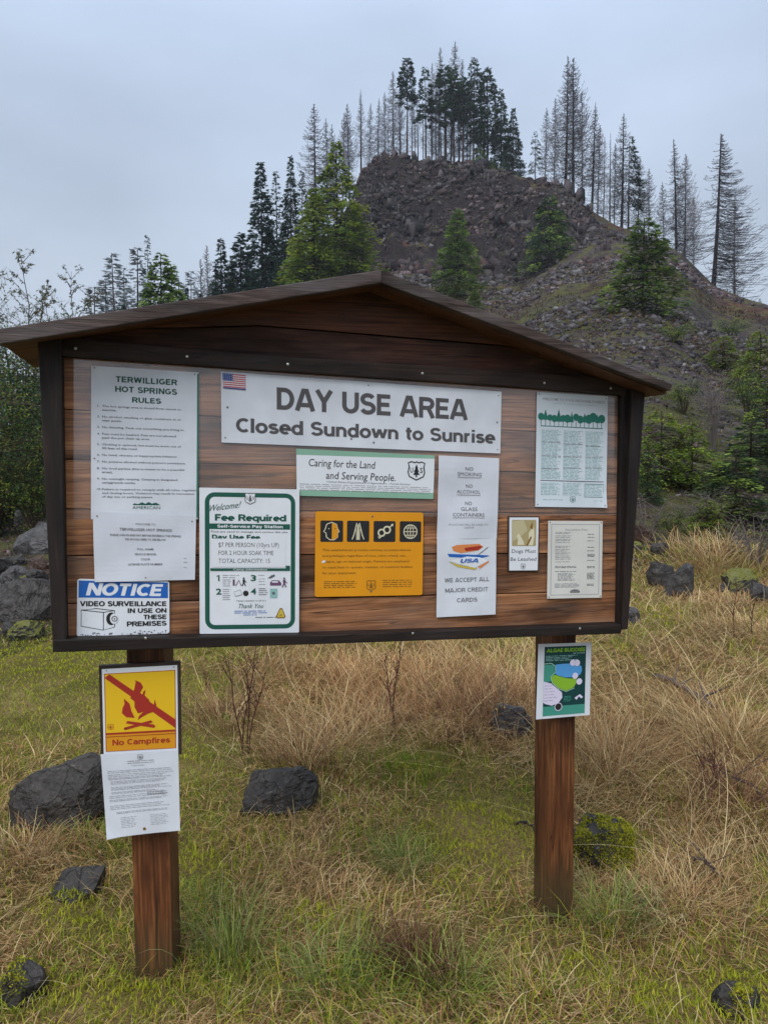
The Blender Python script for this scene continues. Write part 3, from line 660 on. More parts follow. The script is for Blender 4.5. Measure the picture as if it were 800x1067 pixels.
# a heavy grotesque drawn as strokes: each letter is (width, [polylines]); height 1, x-height .72
def arc(cx, cy, rx, ry, a0, a1, k=12): return [(cx+rx*math.cos(rad(a0+(a1-a0)*i/k)), cy+ry*math.sin(rad(a0+(a1-a0)*i/k))) for i in range(k+1)]
h_ = .1                                    # half a stroke
GLY = {
 'A': (.86, [[(.08, 0), (.36, .92), (.50, .92), (.78, 0)], [(.2, .27), (.66, .27)]]), 'C': (.76, [arc(.42, .5, .32, .4, 48, 312, 18)]),
 'D': (.80, [[(.12, 0), (.12, 1)], [(.12, .9), (.36, .9)]+arc(.36, .5, .32, .4, 90, -90)+[(.12, .1)]]), 'E': (.70, [[(.12, 0), (.12, 1)], [(.12, .9), (.64, .9)], [(.12, .51), (.60, .51)], [(.12, .1), (.66, .1)]]),
 'F': (.64, [[(.12, 0), (.12, 1)], [(.12, .9), (.62, .9)], [(.12, .48), (.54, .48)]]), 'G': (.84, [arc(.43, .5, .33, .4, 48, 330, 18)+[(.74, .45)], [(.46, .45), (.82, .45)]]),
 'H': (.80, [[(.12, 0), (.12, 1)], [(.68, 0), (.68, 1)], [(.12, .52), (.68, .52)]]), 'I': (.34, [[(.17, 0), (.17, 1)]]), 'L': (.64, [[(.12, 0), (.12, 1)], [(.12, .1), (.62, .1)]]),
 'N': (.82, [[(.12, 0), (.12, 1)], [(.70, 0), (.70, 1)], [(.14, .95), (.68, .05)]]), 'O': (.88, [arc(.44, .5, .34, .4, 0, 360, 26)]), 'P': (.72, [[(.12, 0), (.12, 1)], [(.12, .9), (.42, .9)]+arc(.42, .67, .22, .23, 90, -90, 8)+[(.12, .44)]]),
 'R': (.78, [[(.12, 0), (.12, 1)], [(.12, .9), (.44, .9)]+arc(.44, .69, .22, .21, 90, -90, 8)+[(.12, .48)], [(.46, .48), (.70, 0)]]), 'S': (.74, [arc(.37, .71, .25, .20, 25, 270, 12)+arc(.37, .30, .27, .21, 90, -160, 12)]),
 'T': (.70, [[(.35, 0), (.35, .9)], [(.03, .9), (.67, .9)]]), 'U': (.80, [[(.12, 1), (.12, .38)]+arc(.40, .38, .28, .28, 180, 360, 12)+[(.68, 1)]]), 'W': (1.08, [[(.10, 1), (.30, .06)], [(.30, .06), (.54, .96)], [(.54, .96), (.78, .06)], [(.78, .06), (.98, 1)]]),
 'V': (.80, [[(.08, 1), (.40, .05)], [(.40, .05), (.72, 1)]]), 'Y': (.78, [[(.08, 1), (.39, .46)], [(.70, 1), (.39, .46)], [(.39, .5), (.39, 0)]]), 'M': (.92, [[(.12, 0), (.12, 1)], [(.80, 0), (.80, 1)], [(.14, .95), (.46, .1)], [(.46, .1), (.78, .95)]]), 'J': (.60, [[(.48, 1), (.48, .36)]+arc(.27, .33, .21, .23, 0, -170, 9)]), 'Q': (.88, [arc(.44, .5, .34, .4, 0, 360, 26), [(.5, .3), (.78, 0)]]),
 'a': (.66, [arc(.32, .52, .21, .12, 160, 0, 8)+[(.53, 0)], [(.53, .38), (.34, .40)]+arc(.30, .22, .20, .15, 100, 340, 10)]), 'c': (.62, [arc(.33, .36, .24, .28, 45, 315, 14)]), 'd': (.70, [[(.58, 0), (.58, 1)], arc(.34, .36, .24, .28, 0, 360, 18)]),
 'e': (.66, [[(.09, .36), (.56, .36)]+arc(.33, .36, .24, .28, 0, 310, 16)]), 'f': (.40, [[(.18, 0), (.18, .78)]+arc(.34, .78, .16, .14, 180, 90, 5)+[(.40, .92)], [(.03, .66), (.38, .66)]]), 'i': (.27, [[(.135, 0), (.135, .72)], [(.135, .84), (.135, 1)]]), 'l': (.27, [[(.135, 0), (.135, 1)]]),
 'm': (1.02, [[(.12, 0), (.12, .72)], [(.12, .48)]+arc(.33, .44, .18, .20, 150, 0, 8)+[(.51, 0)], [(.51, .48)]+arc(.72, .44, .18, .20, 150, 0, 8)+[(.90, 0)]]), 'n': (.68, [[(.12, 0), (.12, .72)], [(.12, .45)]+arc(.34, .42, .22, .22, 150, 0, 8)+[(.56, 0)]]),
 'o': (.70, [arc(.35, .36, .25, .28, 0, 360, 20)]), 'p': (.70, [[(.12, -.26), (.12, .72)], arc(.36, .36, .24, .28, 0, 360, 18)]), 'q': (.70, [[(.58, -.26), (.58, .72)], arc(.34, .36, .24, .28, 0, 360, 18)]), 'r': (.46, [[(.12, 0), (.12, .72)], [(.12, .42)]+arc(.34, .42, .22, .21, 160, 80, 6)]),
 's': (.60, [arc(.30, .51, .19, .13, 25, 270, 10)+arc(.30, .22, .21, .14, 90, -160, 10)]), 't': (.42, [[(.20, .92), (.20, .22)]+arc(.33, .22, .13, .14, 180, 280, 6), [(.04, .66), (.40, .66)]]), 'u': (.68, [[(.12, .72), (.12, .30)]+arc(.33, .28, .21, .20, 180, 340, 8), [(.56, 0), (.56, .72)]]),
 'v': (.64, [[(.07, .72), (.32, .04)], [(.32, .04), (.57, .72)]]), 'y': (.64, [[(.07, .72), (.33, .06)], [(.57, .72), (.28, -.24)]]),
 'w': (.96, [[(.08, .72), (.27, .05)], [(.27, .05), (.48, .68)], [(.48, .68), (.69, .05)], [(.69, .05), (.88, .72)]]), 'g': (.70, [[(.58, .72), (.58, -.05)]+arc(.34, -.05, .24, .15, 0, -150, 8), arc(.34, .36, .24, .28, 0, 360, 18)]), ' ': (.36, []), '-': (.44, [[(.06, .38), (.38, .38)]]),
}
def sans(s, txt, x0, y0, x1, y1, c, layer=2, weight=.2, track=.02, part='lettering', shear=0.0, rise=0.0):
    """lettering in the stroked grotesque, stretched into the box (cap height y0..y1)"""
    tot = sum(GLY[ch][0]+track for ch in txt)-track-.1; cur = -.05; n = 0
    sx = (x1-x0)/tot; sy = (y1-y0); q = s.W/s.H
    for ch in txt:
        w, polys = GLY[ch]
        for P in polys:
            P = [Vector((cur+x, y)) for x, y in P]; m = len(P); closed = (P[0]-P[-1]).length < 1e-4 and m > 6
            if closed: P = P[:-1]; m -= 1
            Ls, Rs = [], []
            for i in range(m):
                a = P[(i-1) % m] if closed or i else P[i]; b = P[(i+1) % m] if closed or i < m-1 else P[i]
                d0 = (P[i]-a); d1 = (b-P[i])
                d0 = d0.normalized() if d0.length > 1e-6 else d1.normalized(); d1 = d1.normalized() if d1.length > 1e-6 else d0
                d = (d0+d1).normalized(); nn = Vector((-d.y, d.x)); k = min(1.5, 1/max(.4, nn.dot(Vector((-d0.y, d0.x)))))
                Ls.append(P[i]+nn*weight/2*k); Rs.append(P[i]-nn*weight/2*k)
            pts = [(x0+(v.x+shear*v.y)*sx, y1-v.y*sy-rise*v.x/tot) for v in Ls+Rs]
            n += 1
            s.add(part, pts, [(i, (i+1) % m, m+(i+1) % m, m+i) for i in range(m if closed else m-1)], INK[c], layer+.12*(n % 4))
        cur += w+track
NS = 0.008       # the papers are fixed on the clear sheet
tape_m, tt_, tb_ = newmat('clear_tape'); tb_.inputs['Base Color'].default_value = (.55, .55, .52, 1); tb_.inputs['Roughness'].default_value = .25; tb_.inputs['Alpha'].default_value = .45
def tack(s, *pts):
    """small rusty staples or screws holding the sheet"""
    for x, y in pts: s.ell('tack', x, y, .0022/s.W, 'brown', 4, 9); s.ell('tack', x, y, .0012/s.W, 'soft', 5, 7)
# 1 rules
s = Sign('rules_poster', 'tall white poster of numbered rules with a green heading, upper left of the board', 'poster', [(95.3, 381), (207.3, 388), (206.3, 541), (95, 541)], NS, P_WHITE)
sans(s, 'TERWILLIGER', .225, .058, .79, .096, 'green', track=.06); sans(s, 'HOT SPRINGS', .22, .122, .79, .160, 'green', track=.06); sans(s, 'RULES', .375, .190, .64, .225, 'green', track=.06)
rules = [('1.', ['The hot springs area is closed from sunset to', 'sunrise.']), ('2.', ['No alcohol, smoking or glass containers in or', 'near pools.']), ('3.', ['No littering. Pack out everything you bring in.']),
         ('4.', ['Pets must be leashed. Pets are not allowed', 'past the pet clean up area.']), ('5.', ['Clothing is optional, but must be worn out of', '50 feet of the road.']), ('6.', ['No lewd, obscene or inappropriate behavior.']),
         ('7.', ["No pictures allowed without person's permission."]), ('8.', ['No loud parties (this is meant to be a peaceful', 'area).']), ('9.', ['No overnight camping. Camping in designated', 'campgrounds nearby.']),
         ('10.', ['Failure is required to comply with all rules, regulations', 'and closing hours. Violators may result in revocation', 'of day use or parking passes.'])]
y = .250
for num, ls in rules:
    s.text(num, .055, y, .055+.012*len(num), y+.013, 'soft', bold=.01)
    for l in ls:
        s.text(l, .10, y, .10+.0163*len(l), y+.0135, 'soft', bold=.012); y += .0246
    y += .0195
s.poly('emblem', [(.38, .905), (.40, .893), (.43, .899), (.47, .886), (.50, .897), (.53, .884), (.56, .895), (.60, .888), (.64, .905)], 'green', 2)
s.text('AMERICAN', .38, .912, .64, .932, 'green', bold=.0)
tack(s, (.03, .012), (.96, .015), (.03, .60)); s.rect('green_edge', .985, .01, 1.0, .99, 'mid', 1); s.done()
# 2 paper taped below it
wv = lambda x, y: 0.0022*math.sin(5*x+3*y)*math.sin(4*y)+0.004*max(0, y-.85)*math.sin(7*x)+0.0015
s = Sign('info_sheet', 'rippled white paper hanging between the rules poster and the blue NOTICE sign', 'paper', [(97, 533), (204.5, 538), (203.3, 604), (99, 606.5)], NS+.004, P_DULL, .0006, warp=wv)
s.text('WELCOME TO', .40, .135, .60, .165, 'grey', 3, .01); s.text('TERWILLIGER HOT SPRINGS', .25, .215, .76, .255, 'soft', 3, .01); s.text('PLEASE SIGN IN AND PAY BEFORE ENTERING THE SPRINGS', .16, .305, .85, .335, 'soft', 3, .015); s.text('WE WOULD NEED TO SEE BELOW', .30, .365, .70, .395, 'soft', 3, .015)
s.text('FULL NAME', .42, .51, .58, .54, 'soft', 3, .01); s.text('VEHICLE MODEL', .39, .585, .61, .615, 'soft', 3, .01); s.text('COLOR', .455, .66, .545, .69, 'soft', 3, .01); s.text('LICENSE PLATE NUMBER', .33, .735, .67, .765, 'soft', 3, .01)
tack(s, (.04, .06), (.96, .08), (.5, .95)); s.dashes(.88, .92, [.66, .72, .80], .012, 'grey', 3, 4); s.done()
# 3 NOTICE
s = Sign('notice_sign', 'white metal NOTICE sign with blue band and camera drawing, board bottom left corner', 'sign', [(80.8, 603), (176.6, 605.5), (176.8, 660), (80.3, 663.3)], .006, P_METAL, .002, rnd=.03)
s.poly('header_band', [(.015, .03), (.985, .03), (.985, .325), (.015, .325)], 'blue'); sans(s, 'NOTICE', .10, .065, .90, .285, 'white', weight=.23, shear=.18)
sans(s, 'VIDEO SURVEILLANCE', .035, .385, .965, .475, 'black', weight=.22); sans(s, 'IN USE ON', .54, .515, .965, .60, 'black', weight=.22); sans(s, 'THESE', .715, .635, .965, .72, 'black', weight=.22); sans(s, 'PREMISES', .535, .755, .965, .845, 'black', weight=.22)
cam_ = [(.045, .54), (.28, .585), (.28, .90), (.045, .82)]
for a in (cam_, [(.045, .54), (.20, .515), (.40, .555), (.28, .585)], [(.28, .585), (.40, .555), (.40, .85), (.28, .90)]): s.stroke('camera_drawing', a, .008, 'black', 2, True)
s.ell('camera_drawing', .365, .70, .055, 'black', 2, ry=.072); s.ell('camera_drawing', .395, .70, .045, 'white', 3, ry=.06); s.ring('camera_drawing', .40, .70, .028, .010, 'soft', 4); s.ell('camera_drawing', .40, .70, .008, 'black', 5)
for x in (.03, .97): s.hole(x, .09)
rg = random.Random(5)
for i in range(46):
    x = .03+.94*rg.random(); yv = .985-.055*rg.random()**2; r_ = .003+.011*rg.random(); s.poly('worn_paint', [(x-r_, yv), (x+r_*1.3*rg.random(), yv-.02*rg.random()), (x+r_, yv+.008), (x, yv+.012)], 'soft', 2)
s.done()
# 4 fee sign
s = Sign('fee_sign', 'white FEE REQUIRED sign with a thick green rounded border, beside the rules poster', 'sign', [(207.8, 508), (312, 510), (311.6, 659), (208.3, 660.5)], .013, P_METAL, .003, rnd=.01)
s.frame('green_border', .075, .045, .935, .955, .075, .045, 'green')
s.shield(.50, .067, .105, 'soft', 'white', 2)
s.text('Welcome!', .10, .118, .41, .160, 'green', 2, .0, .45, rise=.030)
sans(s, 'Fee Required', .155, .178, .86, .222, 'green', weight=.23)
s.poly('green_band', [(.095, .242), (.905, .242), (.905, .280), (.095, .280)], 'green'); sans(s, 'Self-Service Pay Station', .175, .250, .83, .270, 'white', weight=.2)
s.text('Fees are used to manage and service this site', .115, .290, .88, .303, 'soft', 2, .01); sans(s, 'Day Use Fee', .125, .318, .595, .348, 'green', weight=.23)
s.rect('price_slip', .115, .345, .855, .540, 'white', 3)
for t_, y0, x1 in (('$7 PER PERSON (10yrs UP)', .372, .79), ('FOR 2 HOUR SOAK TIME', .427, .735), ('TOTAL CAPACITY: 15', .482, .70)): s.text(t_, .185, y0, x1, y0+.030, 'soft', 4, .0)
s.poly('green_band', [(.105, .548), (.905, .548), (.905, .566), (.105, .566)], 'green', 4); s.rect('green_band', .86, .53, .905, .55, 'green', 2); s.text('Camp information', .33, .551, .67, .563, 'white', 5, .01)
for n_, x, yv in (('1', .16, .595), ('3', .505, .595), ('2', .16, .688), ('4', .505, .688)): (s.stroke('lettering', [(x+.008, yv+.010), (x+.028, yv), (x+.028, yv+.042)], .014, 'green', 2) if n_ == '1' else s.text(n_, x, yv, x+.055, yv+.042, 'green', 2, .03))
s.dashes(.225, .40, [.597, .612], .007, 'grey', 2, 3, word=.05); s.dashes(.225, .31, [.628, .642, .656, .670], .007, 'grey', 2, 8); s.dashes(.225, .31, [.694, .708, .722, .736, .750, .764], .007, 'grey', 2, 13)
s.dashes(.58, .66, [.597], .007, 'grey', 2, 2); s.dashes(.585, .67, [.622, .640, .66], .006, 'grey', 2, 22, word=.02); s.dashes(.585, .68, [.690, .704, .718, .732], .007, 'soft', 2, 5)
def walker(cx, cy, h, c='black'):
    q = s.W/s.H; s.ell('pictogram', cx, cy-.42*h*q, .11*h, c, 3, 10)
    s.poly('pictogram', [(cx-.14*h, cy-.28*h*q), (cx+.14*h, cy-.28*h*q), (cx+.12*h, cy+.08*h*q), (cx-.12*h, cy+.08*h*q)], c, 3)
    s.stroke('pictogram', [(cx, cy+.05*h*q), (cx-.2*h, cy+.5*h*q)], .12*h, c, 3); s.stroke('pictogram', [(cx, cy+.05*h*q), (cx+.2*h, cy+.5*h*q)], .12*h, c, 3); s.stroke('pictogram', [(cx+.05*h, cy-.2*h*q), (cx+.3*h, cy+.08*h*q)], .09*h, c, 3)
walker(.435, .642, .085); walker(.845, .648, .10, 'purple')
s.rect('pictogram', .325, .625, .345, .668, 'purple', 3); s.stroke('pictogram', [(.355, .668), (.385, .63), (.41, .668)], .009, 'purple', 3)
s.poly('pictogram', [(.70, .668), (.70, .648), (.72, .632), (.79, .632), (.815, .650), (.815, .668)], 'purple', 3); s.poly('pictogram', [(.675, .618), (.71, .598), (.745, .590), (.75, .602), (.71, .618)], 'soft', 3); s.rect('pictogram', .72, .638, .78, .648, 'white', 4)
s.poly('pictogram', [(.335, .71), (.40, .695), (.42, .732), (.35, .745)], 'grey', 3); s.poly('pictogram', [(.34, .713), (.398, .700), (.414, .729), (.353, .740)], 'white', 4); s.ell('pictogram', .455, .722, .028, 'black', 3); s.rect('pictogram', .70, .690, .775, .755, 'pale', 3); s.ell('pictogram', .735, .722, .016, 'soft', 4)
s.text('Camps available to all at a', .36, .768, .66, .778, 'soft', 2, .01); s.text('Thank You', .385, .795, .635, .825, 'green', 2, .0, .4)
s.dashes(.34, .68, [.845, .858], .007, 'blue', 2, 6, .1, word=.06); s.dashes(.43, .60, [.872], .007, 'blue', 2, 6); s.dashes(.55, .82, [.890], .007, 'soft', 2, 6, .05)
q = s.W/s.H
s.poly('emblem', [(.80, .862-.052*q), (.825, .862-.052*q), (.86, .885), (.848, .898), (.772, .898), (.760, .885)], 'brown', 2); s.poly('emblem', [(.802, .862-.038*q), (.823, .862-.038*q), (.848, .885), (.842, .891), (.778, .891), (.772, .885)], 'ochre', 3); s.text('A', .797, .868, .824, .884, 'brown', 4)
s.done()
# 5 banner
s = Sign('day_use_banner', 'wide white DAY USE AREA banner across the top of the board', 'sign', [(230.3, 387), (522.3, 408), (521, 472.5), (231, 461)], NS, P_WHITE, .002)
sans(s, 'DAY USE AREA', .185, .17, .865, .49, 'fade'); sans(s, 'Closed Sundown to Sunrise', .05, .64, .975, .845, 'fade')
tack(s, (.012, .08), (.988, .07), (.012, .93), (.988, .94), (.5, .05))
for x, yv in ((.44, .87), (.52, .91), (.02, .5), (.985, .5)): s.hole(x, yv, .0035)
s.done()
# 13 flag
s = Sign('flag_sticker', 'small striped flag sticker on the top left corner of the wide banner', 'sticker', [(231.8, 388.6), (256, 391), (256, 406.5), (232.8, 404.5)], NS+.003, ink('white', (1, 1, 1)), .0008)
for i in range(0, 13, 2): s.rect('stripe', 0, i/14.5, 1, (i+1)/14.5, 'flagred', 1)
s.rect('canton', 0, 0, .44, .48, 'flagblue', 2)
for j in range(4):
    for i in range(5): s.ell('star', .05+i*.085, .07+j*.115, .016, 'white', 3, 6)
s.rect('stripe', 0, .92, 1, 1, 'flagblue', 2); s.done()
# 6 caring
s = Sign('slogan_sign', 'white slogan strip with green edges and a tree shield, centre of the board', 'sign', [(308.7, 467.5), (452.7, 474.5), (451.3, 520), (309.3, 516.5)], NS, P_GREEN, .0015)
s.poly('white_field', [(.0, .13), (1, .08), (1, .86), (0, .88)], 'white', 1)
s.text('Caring for the Land', .085, .20, .56, .36, 'black', 2, .004, .12); s.text('and Serving People.', .205, .46, .71, .62, 'black', 2, .004, .12)
s.text('United States Department of Agriculture - Forest Service', .21, .66, .82, .70, 'soft', 2, .008, .2); s.dashes(.02, .985, [.745, .785, .825, .865], .02, 'grey', 2, 5, .05, word=.05); s.shield(.865, .36, .125, 'black', None, 2); s.done()
# 7 amber sign
s = Sign('amber_sign', 'amber metal sign with four black square pictures above small print, centre of the board', 'sign', [(328.7, 532.8), (441, 534.2), (440, 620), (328, 622)], .006, P_AMBER, .002, rnd=.02)
for x0 in (.045, .285, .53, .775): s.poly('picture', s.rrect(x0, .105, x0+.205, .355, .012), 'black', 1)
q = s.W/s.H
face = [(.10, .15), (.145, .125), (.19, .15), (.20, .20), (.215, .235), (.20, .25), (.20, .30), (.17, .33), (.13, .33), (.10, .30), (.095, .25), (.075, .235), (.09, .20)]
s.stroke('picture', face, .008, 'cream', 2, True); s.poly('picture', [(.148, .13), (.19, .15), (.20, .20), (.21, .235), (.20, .25), (.20, .30), (.17, .325), (.148, .325)], 'amber', 3); s.ell('picture', .12, .20, .005, 'cream', 3, 8); s.ell('picture', .178, .20, .005, 'black', 4, 8)
for sg in (-1, 1):
    s.stroke('picture', [(.387+sg*.005, .33), (.387+sg*.004, .16), (.387+sg*.012, .13), (.387+sg*.025, .20), (.387+sg*.04, .28), (.387+sg*.055, .325)], .009, 'cream', 2); s.stroke('picture', [(.387+sg*.014, .33), (.387+sg*.015, .24), (.387+sg*.022, .19)], .005, 'cream', 2)
s.ring('picture', .605, .245, .030, .014, 'cream', 2); s.ring('picture', .655, .21, .030, .014, 'cream', 3); s.stroke('picture', [(.675, .185), (.705, .15)], .010, 'cream', 2); s.poly('picture', [(.69, .145), (.715, .135), (.71, .17)], 'cream', 3); s.stroke('picture', [(.592, .27), (.585, .315)], .010, 'cream', 2); s.stroke('picture', [(.572, .295), (.60, .30)], .009, 'cream', 2)
s.ring('picture', .877, .23, .062, .009, 'cream', 2, 28); s.stroke('picture', [(.877, .23-.062*q), (.877, .23+.062*q)], .007, 'cream', 2); s.stroke('picture', [(.815, .23), (.939, .23)], .007, 'cream', 2)
for k_ in (.028, ): s.stroke('picture', [(.877+k_*math.cos(2*math.pi*i/20), .23+.062*q*math.sin(2*math.pi*i/20)) for i in range(20)], .006, 'cream', 2, True)
for dy in (-.033, .033): s.stroke('picture', [(.825, .23+dy*q), (.929, .23+dy*q)], .006, 'cream', 2)
for i, l in enumerate(('This establishment provides services, accommodations', 'and privileges regardless of race, color, creed, sex,', 'religion, age or national origin. Persons are employed', 'on equal basis to operate, maintain, or construct facilities', 'for your enjoyment.')):
    s.text(l, .065, .435+i*.068, .065+(.92, .865, .90, .94, .31)[i]*(.89 if i < 4 else 1), .462+i*.068, 'brown', 2, .008)
s.dashes(.08, .385, [.822, .845, .868, .891], .012, 'brown', 2, 6, .1); s.dashes(.62, .93, [.815, .84, .865, .89], .012, 'brown', 2, 9, .25); s.shield(.512, .87, .085, 'brown', None, 2); s.hole(.518, .052, .009); s.hole(.512, .945, .009)
s.poly('worn_paint', [(.06, .585), (.075, .572), (.10, .577), (.085, .598), (.058, .602)], 'white', 3); s.done()
# 8 / 9 taped papers
wv = lambda x, y: 0.0016*math.sin(6*x+5*y)+0.0012*math.sin(11*y)+0.0022
s = Sign('prohibition_sheet', 'rippled white paper of five centred NO lines, right of the slogan strip', 'paper', [(456.7, 474.5), (519.5, 477.5), (517.3, 561), (455, 561.5)], NS+.003, P_DULL, .0006, warp=wv)
for t_, x0, x1, y0 in (('NO', .44, .57, .125), ('SMOKING', .31, .71, .19), ('NO', .46, .57, .335), ('ALCOHOL', .31, .70, .405), ('NO', .45, .56, .545), ('GLASS', .38, .65, .615), ('CONTAINERS', .25, .77, .685)):
    s.text(t_, x0, y0, x1, y0+.042, 'soft', 3, .0); 
    if len(t_) > 5: s.rect('underline', x0, y0+.055, x1, y0+.063, 'grey', 3)
s.text('VIOLATORS WILL BE ASKED TO', .18, .815, .84, .838, 'grey', 3); s.text('LEAVE', .44, .85, .60, .872, 'grey', 3); s.done()
s = Sign('card_sheet', 'white paper with a drawing of bank cards and WE ACCEPT ALL MAJOR CREDIT CARDS', 'paper', [(455, 561), (516.8, 560.3), (515.8, 640), (454.5, 643.3)], NS+.002, P_WHITE, .0006, warp=lambda x, y: 0.0012*math.sin(5*x+4*y)+.0018)
s.poly('card_drawing', [(.24, .11), (.33, .085), (.70, .075), (.78, .11), (.70, .16), (.40, .19), (.27, .16)], 'orange', 2); s.poly('card_drawing', [(.45, .125), (.72, .10), (.76, .12), (.68, .155), (.48, .165)], 'red', 3)
s.poly('card_drawing', [(.17, .195), (.85, .225), (.89, .235), (.70, .265), (.20, .235)], 'blue', 2); s.poly('card_drawing', [(.20, .285), (.50, .235), (.72, .25), (.86, .30), (.64, .385), (.36, .33)], 'white', 4); s.poly('card_drawing', [(.18, .29), (.36, .34), (.68, .39), (.64, .41), (.34, .365)], 'ochre', 3); s.stroke('card_drawing', [(.66, .235), (.86, .12)], .012, 'soft', 3); s.poly('card_drawing', [(.70, .37), (.86, .29), (.88, .31), (.72, .40)], 'orange', 3)
sans(s, 'USA', .38, .262, .68, .312, 'blue', 10, weight=.2, shear=.2)
for t_, x0, x1, y0 in (('WE ACCEPT ALL', .13, .88, .505), ('MAJOR CREDIT', .14, .86, .635), ('CARDS', .34, .68, .765)): sans(s, t_, x0, y0, x1, y0+.055, 'soft', 3, weight=.13)
s.done()
# 10 forest poster
s = Sign('forest_poster', 'tall pale poster with green trees above columns of print, upper right of the board', 'poster', [(559, 408.3), (633, 413), (631, 529), (557.3, 528)], NS, P_BLUEP, .0015, warp=lambda x, y: .0007*math.sin(5*x+2*y)+.0007+.007*max(0, x+y-1.86)/.14)
s.text('WELCOME TO YOUR NATIONAL FORESTS', .075, .045, .955, .068, 'grey', 2, .006); s.text('a guide to the enjoyment of your national lands', .22, .082, .83, .094, 'pale', 2)
rg = random.Random(3)
for i in range(15):
    x = .06+i*.061; w_ = .05+.03*rg.random(); top = .13+.05*rg.random(); b_ = .235+.02*rg.random()
    if i % 3 == 1: s.poly('tree_drawing', [(x, top-.015), (x+w_*.6, b_), (x-w_*.6, b_)], 'mid', 2)
    else: s.ell('tree_drawing', x, (top+b_)/2+.01, w_*.75, 'mid', 2, 11, ry=w_*.8)
    s.rect('tree_drawing', x-.004, b_-.01, x+.004, .290, 'mid', 2)
s.rect('tree_drawing', .06, .288, .93, .294, 'mid', 3)
for k_, (x0, x1) in enumerate(((.07, .345), (.375, .655), (.69, .945))):
    s.dashes(x0, x1, [.325+i*.0118 for i in range(37)], .0062, 'pale', 2, 30+k_, .3, word=.06); s.dashes(x0, x1, [.79+i*.0125 for i in range(9)], .0062, 'pale', 2, 40+k_, .25, word=.06)
    s.dashes(x0, x1, [.43+k_*.01, .55, .66-k_*.008], .009, 'grey', 3, 50+k_, .1, word=.09)
tack(s, (.03, .02), (.97, .02), (.03, .98), (.97, .98)); s.rect('rule_line', .06, .764, .955, .770, 'soft', 2); s.stroke('rule_line', [(.685, .79), (.955, .79), (.955, .905), (.685, .905)], .006, 'mid', 3, True); s.shield(.52, .93, .07, 'mid', None, 2); s.dashes(.1, .4, [.935], .006, 'pale', 2, 3); s.dashes(.82, .95, [.94], .006, 'pale', 2, 4); s.done()
# 11 dogs
s = Sign('dog_sign', 'small sign with a tan dog picture above the words Dogs Must Be Leashed', 'sign', [(528.8, 538), (561.8, 538), (560.8, 595), (528.7, 595.3)], .004, P_DARK, .002)
s.rect('white_field', .05, .02, .97, .985, 'white', 1); s.poly('dog_picture', s.rrect(.13, .065, .90, .54, .03), 'tan', 2)
s.poly('dog_picture', [(.15, .09), (.5, .07), (.62, .25), (.35, .40), (.15, .45)], 'sand', 3)
s.poly('dog_picture', [(.66, .47), (.62, .53), (.80, .53), (.84, .36), (.83, .22), (.74, .12), (.76, .22), (.66, .30)], 'cream', 4); s.poly('dog_picture', [(.70, .20), (.76, .10), (.80, .24)], 'brown', 5)
s.poly('dog_picture', [(.30, .52), (.32, .40), (.27, .36), (.35, .31), (.42, .38), (.50, .46), (.52, .52)], 'cream', 4); s.poly('dog_picture', [(.58, .53), (.72, .36), (.76, .38), (.64, .53)], 'brown', 5)
s.text('Dogs Must', .12, .60, .90, .665, 'black', 2, .0, .08); s.text('Be Leashed', .08, .745, .92, .81, 'black', 2, .0, .08); s.shield(.49, .91, .15, 'soft', None, 2); s.done()
# 12 fee list
s = Sign('price_list', 'cream framed price list of small print, lower right corner of the board', 'paper', [(571, 542.7), (627.6, 543), (626.5, 622.7), (569.8, 623.8)], .008, P_CREAM, .002)
tack(s, (.03, .02), (.97, .02), (.03, .98), (.97, .98)); s.stroke('border_line', [(.06, .045), (.94, .045), (.94, .955), (.06, .955)], .014, 'grey', 1, True); s.text('Recreation Fees', .31, .10, .72, .122, 'grey', 2)
s.dashes(.13, .46, [.145, .160, .19, .21, .235, .25, .275], .010, 'grey', 2, 7, .3, word=.07); s.dashes(.13, .42, [.325, .34, .365, .385, .41, .425, .45, .47, .49, .525], .010, 'grey', 2, 8, .3, word=.07)
s.dashes(.13, .55, [.585, .60, .65], .010, 'soft', 2, 9, .2, word=.07); s.dashes(.18, .50, [.675, .69, .705, .72, .735, .75, .765], .010, 'grey', 2, 10, .3, word=.07); s.dashes(.13, .6, [.81, .825, .84, .855], .010, 'grey', 2, 12, .3, word=.07)
s.dashes(.72, .86, [.17, .21, .255, .34, .385, .43, .445, .46, .51, .59, .605, .675, .69, .705, .72, .735, .75, .82, .835], .011, 'soft', 2, 11, .15, word=.05)
s.poly('emblem', [(.41, .905), (.44, .892), (.49, .884), (.55, .888), (.59, .905)], 'soft', 2); s.rect('emblem', .41, .91, .59, .928, 'soft', 2); s.done()
# 14 campfire sign on its backing board, nailed to the left post
NP = -0.022
s = Sign('campfire_sign', 'yellow No Campfires sign with a red struck-out flame, on the left post', 'sign', [(103.2, 694), (188.6, 689.3), (189.6, 786), (105.5, 790.5)], NP, P_DARK, .016)
s.poly('paper', [(.035, .035), (.955, .035), (.955, .965), (.035, .965)], 'white', 1); s.poly('yellow_field', [(.06, .085), (.93, .085), (.93, .925), (.06, .925)], 'amber', 2); s.poly('yellow_field', [(.065, .09), (.925, .09), (.925, .725), (.065, .725)], 'yellow', 3)
s.stroke('border_line', [(.065, .09), (.925, .09), (.925, .925), (.065, .925)], .008, 'red', 4, True); s.rect('border_line', .06, .725, .93, .745, 'red', 4); s.rect('border_line', .06, .765, .93, .772, 'red', 4)
s.poly('slash', [(.065, .13), (.125, .095), (.93, .62), (.93, .715)], 'red', 4)
